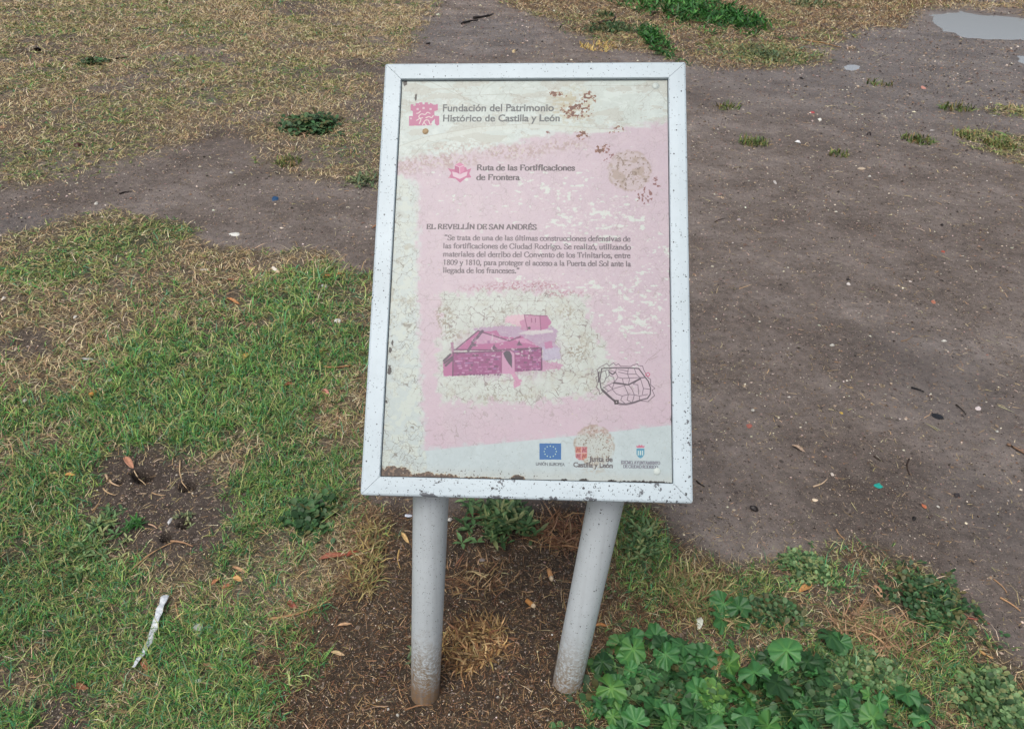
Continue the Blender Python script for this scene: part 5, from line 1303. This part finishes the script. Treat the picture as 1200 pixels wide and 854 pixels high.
for args in [
 ('fallen_leaf', 374, 656, 406, 648, 11, (150, 80, 62), 'bright red fallen leaf in the grass left of the board'),
 ('fallen_leaf', 406, 652, 420, 645, 8, (150, 60, 42), 'small dark red leaf tip just right of the red leaf'),
 ('fallen_leaf', 835, 762, 838, 786, 20, (190, 140, 96), 'tan curled dead leaf lying on the mallow'),
 ('fallen_leaf', 548, 603, 570, 601, 8, (140, 84, 60), 'reddish brown leaf among the weeds under the board'),
 ('fallen_leaf', 588, 598, 598, 606, 8, (212, 140, 66), 'small orange leaf in the weed under the board'),
 ('fallen_leaf', 697, 733, 713, 732, 6, (200, 130, 66), 'orange dead leaf scrap beside the right post foot'),
 ('fallen_leaf', 936, 694, 952, 684, 9, (200, 146, 82), 'orange tan leaf scrap on the soil above the mallow'),
 ('fallen_leaf', 1024, 686, 1034, 700, 9, (186, 142, 110), 'pinkish tan leaf beside the dark clover'),
 ('fallen_leaf', 1128, 806, 1130, 832, 7, (130, 58, 34), 'dark red brown leaf standing in the corner clover'),
 ('fallen_leaf', 1004, 842, 1016, 828, 13, (140, 96, 66), 'brown curled leaf under the small mallow'),
 ('fallen_leaf', 146, 536, 156, 548, 9, (190, 134, 106), 'pinkish brown leaf above the burrow holes'),
 ('fallen_leaf', 54, 553, 67, 554, 6, (206, 164, 120), 'beige narrow leaf left of the burrowed soil'),
 ('fallen_leaf', 76, 557, 88, 556, 6, (216, 160, 80), 'yellow orange leaf left of the burrowed soil'),
 ('fallen_leaf', 248, 686, 258, 676, 6, (196, 124, 86), 'rust coloured leaf of the small leaf cluster, left one'),
 ('fallen_leaf', 260, 690, 273, 684, 7, (180, 112, 80), 'rust coloured leaf of the small leaf cluster, lower one'),
 ('fallen_leaf', 273, 677, 284, 680, 8, (222, 172, 100), 'yellow leaf at the right of the small leaf cluster'),
 ('fallen_leaf', 166, 772, 174, 786, 9, (180, 100, 70), 'rust leaf at the lower end of the plastic strip'),
 ('fallen_leaf', 84, 804, 104, 806, 9, (130, 76, 48), 'brown rolled leaf in the lower left grass'),
 ('fallen_leaf', 238, 778, 252, 784, 8, (140, 100, 80), 'dull brown leaf right of the plastic strip'),
 ('fallen_leaf', 336, 706, 348, 712, 9, (126, 50, 38), 'dark crimson leaf by the long stick'),
 ('fallen_leaf', 378, 326, 390, 322, 6, (206, 134, 70), 'orange curled leaf near the upper board edge of the grass'),
 ('fallen_leaf', 394, 323, 404, 320, 5, (190, 104, 52), 'small rust leaf touching the orange curled leaf'),
 ('fallen_leaf', 266, 350, 281, 356, 6, (200, 136, 84), 'orange tan leaf in the middle of the upper grass'),
 ('fallen_leaf', 286, 422, 293, 412, 8, (226, 166, 60), 'bright amber leaf on the deep green grass'),
 ('fallen_leaf', 374, 414, 388, 408, 9, (170, 130, 66), 'mustard leaf in the grass near the board'),
 ('fallen_leaf', 333, 453, 347, 449, 8, (130, 54, 34), 'dark red leaf in the green grass near the board'),
 ('fallen_leaf', 376, 458, 387, 462, 8, (216, 140, 130), 'pale pink round leaf in the green grass'),
 ('fallen_leaf', 272, 664, 288, 670, 5, (190, 150, 110), 'tan leaf scrap above the yellow leaf'),
 ('fallen_leaf', 436, 268, 446, 262, 4, (150, 110, 80), 'small brown leaf by the board left edge'),
 ('fallen_leaf', 264, 329, 279, 328, 5, (120, 70, 50), 'thin dark brown leaf left of the dry patch'),
 ('fallen_leaf', 388, 764, 404, 767, 6, (212, 186, 142), 'pale beige leaf on the soil left of the post'),
 ('fallen_leaf', 396, 733, 412, 730, 5, (196, 160, 120), 'thin beige pod on the soil below the grass edge'),
 ('fallen_leaf', 928, 522, 944, 529, 7, (150, 130, 112), 'flat greyish tan leaf pressed into the path'),
 ('fallen_leaf', 470, 624, 479, 636, 6, (214, 180, 116), 'yellowish leaf left of the left post')]: leaf_piece(*args)
for args in [
 ('stick', 314, 725, 388, 702, 3.0, (176, 134, 92), 'long pale brown stick across the grass left of the post'),
 ('stick', 151, 670, 207, 633, 2.2, (186, 150, 104), 'long thin straw stalk at the lower edge of the burrowed soil'),
 ('stick', 200, 634, 226, 640, 2.6, (170, 132, 98), 'short tan stick meeting the long stalk'),
 ('stick', 124, 556, 140, 570, 2.8, (212, 184, 148), 'pale broken stalk on the soil patch, upper left'),
 ('stick', 121, 572, 135, 580, 2.0, (216, 186, 140), 'pale short stalk under the broken stalk'),
 ('stick', 160, 551, 171, 568, 1.8, (220, 196, 154), 'pale stalk bridging the biggest burrow hole'),
 ('stick', 221, 572, 227, 582, 1.8, (206, 180, 140), 'small stalk poking from the right burrow hole'),
 ('stick', 178, 577, 194, 580, 1.6, (190, 160, 120), 'thin stalk between the two upper burrow holes'),
 ('stick', 108, 598, 118, 583, 1.5, (196, 164, 118), 'thin slanting stalk at the left of the soil patch'),
 ('stick', 174, 614, 184, 619, 2.0, (216, 180, 150), 'pinkish stalk in the middle of the soil patch'),
 ('stick', 206, 588, 214, 582, 1.6, (150, 140, 96), 'short olive stalk under the right burrow hole'),
 ('stick', 286, 728, 311, 741, 2.0, (212, 210, 166), 'pale green stalk in the grass left of the long stick'),
 ('stick', 61, 786, 75, 752, 2.0, (176, 186, 110), 'yellow green stalk standing in the lower left grass'),
 ('stick', 84, 696, 100, 676, 1.6, (196, 170, 150), 'pale thin stalk below the flat weed'),
 ('stick', 206, 706, 222, 738, 2.0, (206, 160, 116), 'bent tan stalk right of the plastic strip'),
 ('stick', 449, 786, 470, 771, 2.0, (96, 72, 56), 'dark forked twig beside the dark stone'),
 ('stick', 452, 782, 462, 762, 1.6, (110, 84, 62), 'second dark twig rising from the dark stone'),
 ('stick', 468, 644, 469, 666, 2.0, (196, 166, 96), 'upright yellow stalk on soil left of the left post'),
 ('stick', 542, 775, 545, 805, 2.8, (190, 150, 96), 'straight tan stalk hanging down from the straw heap'),
 ('stick', 474, 832, 507, 826, 2.0, (136, 100, 66), 'thin brown stalk across the foot of the left post'),
 ('stick', 1068, 454, 1083, 459, 2.6, (26, 26, 28), 'short black stick on the path'),
 ('stick', 1065, 538, 1066, 556, 2.2, (56, 44, 38), 'dark brown upright twig on the path below the black shard'),
 ('stick', 953, 570, 970, 560, 2.0, (190, 166, 140), 'pale forked twig on the path near the board'),
 ('stick', 1024, 534, 1036, 541, 1.6, (60, 48, 40), 'dark thin twig right of the pale forked twig'),
 ('stick', 1120, 474, 1132, 486, 1.8, (52, 44, 38), 'dark slanting twig right of the black shard'),
 ('stick', 1172, 700, 1196, 716, 2.6, (196, 154, 110), 'tan straw stalk at the right edge of the path'),
 ('stick', 1164, 678, 1180, 694, 1.8, (186, 148, 108), 'thin bent stalk above the tan straw stalk'),
 ('stick', 1134, 724, 1160, 731, 2.6, (130, 58, 50), 'dark red twig at the edge of the clover'),
 ('stick', 1148, 762, 1164, 771, 3.4, (206, 160, 96), 'thick golden stalk above the corner clover'),
 ('stick', 1024, 650, 1040, 668, 2.0, (206, 180, 136), 'curved straw stalk above the dark clover'),
 ('stick', 920, 700, 932, 686, 2.4, (216, 190, 150), 'pale hooked straw beside the orange tan scrap'),
 ('stick', 941, 722, 953, 710, 1.8, (206, 206, 160), 'pale green straw in the mallow bed'),
 ('stick', 1180, 520, 1204, 534, 4.0, (120, 96, 78), 'brown bark stick at the right edge of the path'),
 ('stick', 816, 563, 826, 570, 2.4, (34, 28, 26), 'black twig stub next to the lower board corner'),
 ('stick', 980, 620, 990, 632, 2.0, (176, 140, 100), 'short tan straw under the path grit'),
 ('stick', 1056, 400, 1070, 392, 1.2, (140, 116, 92), 'faint straw on the middle of the path'),
 ('stick', 555, 21, 578, 17, 3.0, (40, 34, 32), 'black bark stick behind the board, right one'),
 ('stick', 541, 28, 560, 24, 3.0, (36, 30, 28), 'black bark stick behind the board, left one'),
 ('stick', 702, 28, 722, 18, 3.0, (48, 34, 30), 'dark curved branch under the small weed'),
 ('stick', 140, 227, 154, 224, 2.0, (44, 36, 34), 'dark twig on the bare soil band'),
 ('stick', 136, 69, 150, 67, 2.2, (44, 34, 30), 'dark twig right of the tiny far weed'),
 ('stick', 380, 430, 412, 428, 3.0, (170, 120, 80), 'brown stick in the grass against the board'),
 ('stick', 130, 432, 146, 421, 2.8, (206, 176, 136), 'beige stick in the upper left grass'),
 ('stick', 940, 47, 985, 56, 1.6, (170, 130, 80), 'long straw stalk at the edge of the dry litter'),
 ('stick', 838, 260, 850, 256, 1.4, (56, 46, 42), 'faint dark twig on the path right of the board')]: stick(*args)
WH = (186, 184, 176)
for args in [
 ('shell_fragment', 274, 275, 15, 6, (206, 206, 200), 'white shell like fragment on the bare soil', 'fragment'),
 ('paper_scrap', 396, 376, 9, 6, (226, 228, 226), 'white square paper scrap in the green grass', 'paper'),
 ('paper_scrap', 380, 335, 8, 5, (206, 212, 212), 'white torn scrap above the square paper', 'paper'),
 ('paper_scrap', 240, 316, 11, 5, (176, 170, 160), 'greyish scrap on the dry soil', 'paper'),
 ('paper_scrap', 104, 421, 14, 6, (180, 184, 190), 'crumpled grey scrap in the left grass', 'paper'),
 ('paper_scrap', 127, 446, 10, 6, (160, 168, 166), 'dull grey scrap right of the orange butt', 'paper'),
 ('plastic_bit', 186, 393, 6, 6, (90, 116, 160), 'pale blue plastic bit in the grass', 'plastic bit'),
 ('plastic_bit', 323, 234, 8, 5, (34, 70, 104), 'dark blue plastic bit on the bare soil', 'plastic bit'),
 ('plastic_bit', 130, 175, 7, 3, (40, 66, 90), 'faint blue plastic bit on the lawn edge', 'plastic bit'),
 ('plastic_bit', 1029, 569, 10, 8, (34, 150, 138), 'turquoise plastic bit on the path', 'plastic bit'),
 ('plastic_bit', 478, 604, 10, 7, (200, 206, 216), 'glassy white scrap touching the left post', 'plastic bit'),
 ('pebble', 29, 470, 7, 6, WH, 'white pebble in the left grass', 'pebble'), ('pebble', 88, 372, 6, 4, WH, 'white pebble in the upper left grass', 'pebble'),
 ('pebble', 5, 350, 7, 5, WH, 'white pebble at the left picture edge', 'pebble'), ('pebble', 35, 334, 5, 4, WH, 'small white pebble above the left edge one', 'pebble'),
 ('pebble', 60, 386, 9, 5, (200, 170, 140), 'beige flat stone beside the small bare patch', 'stone'), ('pebble', 235, 374, 6, 4, WH, 'small white pebble in the mid green grass', 'pebble'),
 ('pebble', 113, 239, 5, 3, WH, 'white pebble where soil meets grass', 'pebble'), ('pebble', 295, 316, 11, 4, (196, 160, 126), 'tan flat scrap near the whitish butt', 'scrap'),
 ('pebble', 271, 203, 5, 3, WH, 'tiny white pebble on the soil band', 'pebble'), ('pebble', 105, 193, 6, 4, (206, 176, 136), 'tan stone at the lawn edge', 'stone'),
 ('pebble', 232, 798, 10, 9, (206, 216, 200), 'white crumpled pebble in the lower grass', 'pebble'), ('paper_scrap', 232, 734, 12, 14, (166, 172, 166), 'grey translucent flake right of the plastic strip', 'paper'),
 ('pebble', 199, 611, 5, 9, (196, 196, 196), 'white chip in the middle of the soil patch', 'pebble'), ('paper_scrap', 818, 730, 14, 16, (206, 210, 196), 'white feathery scrap above the mallow', 'scrap'),
 ('pebble', 822, 673, 6, 5, WH, 'white pebble on the soil above withered grass', 'pebble'), ('pebble', 527, 609, 7, 7, WH, 'white scrap at the left rim of the under board weed', 'pebble'),
 ('pebble', 565, 656, 8, 7, (140, 132, 130), 'grey curled chip between the posts', 'fragment'), ('pebble', 449, 788, 16, 9, (66, 50, 42), 'dark brown stone left of the left post', 'stone'),
 ('pebble', 466, 838, 5, 5, WH, 'white pebble near the left post foot', 'pebble'), ('pebble', 455, 831, 4, 4, WH, 'tiny white pebble near the left post foot', 'pebble'),
 ('pebble', 1044, 790, 8, 6, (206, 176, 136), 'beige pebble between mallow and clover', 'stone'), ('pebble', 436, 545, 8, 5, (220, 206, 190), 'white pebble under the board left corner', 'pebble'),
 ('black_shard', 1099, 488, 16, 9, (30, 32, 36), 'black angular shard on the path', 'fragment'), ('stone', 1122, 581, 10, 7, (54, 50, 52), 'dark flat stone on the path', 'stone'),
 ('stone', 1083, 593, 9, 7, (196, 106, 70), 'orange brick chip on the path', 'fragment'), ('stone', 1071, 608, 6, 5, (24, 22, 22), 'small black lump on the path', 'stone'),
 ('pebble', 1099, 594, 4, 4, WH, 'tiny white pebble beside the orange chip', 'pebble'), ('pebble', 882, 481, 5, 6, WH, 'white pebble on the path beside the board', 'pebble'),
 ('stone', 878, 499, 9, 8, (156, 84, 76), 'dull red crumb on the path beside the board', 'fragment'), ('stone', 1094, 354, 6, 5, (176, 104, 82), 'reddish chip on the middle path', 'fragment'),
 ('pebble', 1106, 400, 8, 3, WH, 'white sliver on the middle path', 'pebble'), ('pebble', 975, 405, 6, 4, WH, 'white sliver left of centre path', 'pebble'),
 ('pebble', 994, 333, 5, 4, (196, 190, 186), 'pale stone with dark side on the path', 'stone'), ('stone', 994, 328, 6, 4, (34, 28, 28), 'dark crumb touching the pale stone', 'stone'),
 ('pebble', 1146, 479, 8, 5, (200, 190, 190), 'white crumb right of the dark slanting twig', 'pebble'), ('pebble', 1168, 506, 5, 4, WH, 'white pebble near the right edge of the path', 'pebble'),
 ('stone', 986, 484, 5, 3, (196, 170, 60), 'tiny yellow crumb on the path', 'fragment'), ('pebble', 975, 556, 5, 4, (200, 190, 180), 'pale pebble above the forked twig', 'pebble'),
 ('stone', 884, 596, 12, 8, (34, 28, 26), 'black crumbs of soil beneath the board corner', 'clod'), ('pebble', 955, 586, 7, 4, (214, 196, 170), 'pale splinter on the path', 'splinter'),
 ('pebble', 935, 167, 10, 3, (220, 220, 220), 'white sliver on the path right of the tuft', 'pebble'), ('pebble', 961, 141, 7, 3, (214, 214, 206), 'white sliver above the first sliver', 'pebble'),
 ('stone', 952, 132, 7, 3, (186, 60, 70), 'red plastic crumb on the path', 'fragment'), ('stone', 1018, 158, 8, 3, (44, 34, 32), 'dark stone between the path tufts', 'stone'),
 ('pebble', 908, 214, 5, 4, (180, 176, 172), 'grey white pebble below the dark tuft', 'pebble'), ('stone', 1083, 104, 7, 3, (206, 140, 130), 'pink crumb on the wet path', 'fragment'),
 ('stone', 1105, 295, 5, 3, (160, 60, 46), 'red crumb on the right path', 'fragment'), ('stone', 1104, 264, 5, 3, (38, 30, 30), 'black crumb on the right path', 'stone'),
 ('pebble', 1009, 198, 10, 2, (176, 160, 140), 'beige sliver on the upper path', 'splinter'), ('pebble', 1019, 207, 4, 3, WH, 'tiny white pebble under the beige sliver', 'pebble'),
 ('pebble', 866, 258, 6, 3, (150, 140, 140), 'grey pebble on the path beside the board', 'pebble'), ('stone', 939, 92, 4, 4, (38, 32, 30), 'dark crumb below the grey weed', 'stone'),
 ('stone', 45, 59, 10, 4, (34, 26, 24), 'black clod on the far left lawn', 'clod'), ('stone', 92, 171, 9, 4, (70, 40, 32), 'dark brown clod at the far lawn edge', 'clod'),
 ('pebble', 602, 61, 5, 3, (216, 200, 150), 'pale pebble behind the board top', 'pebble'), ('pebble', 733, 44, 7, 3, (214, 196, 130), 'yellow leaf scrap behind the board top', 'scrap'), ('concrete_stub', 502, 50, 6, 14, (112, 106, 106), 'small grey slab fragment behind the board top left', 'fragment'),
 ]:
    nm, x, y, w1, h1, c, lb, ct = args
    peb = ct in ('pebble', 'stone', 'clod')
    chip(nm, x, y, w1, h1, c, lb, ct, thick=(.0025 if peb else .0012), dome=(.55 if peb else .12), rough=.45)
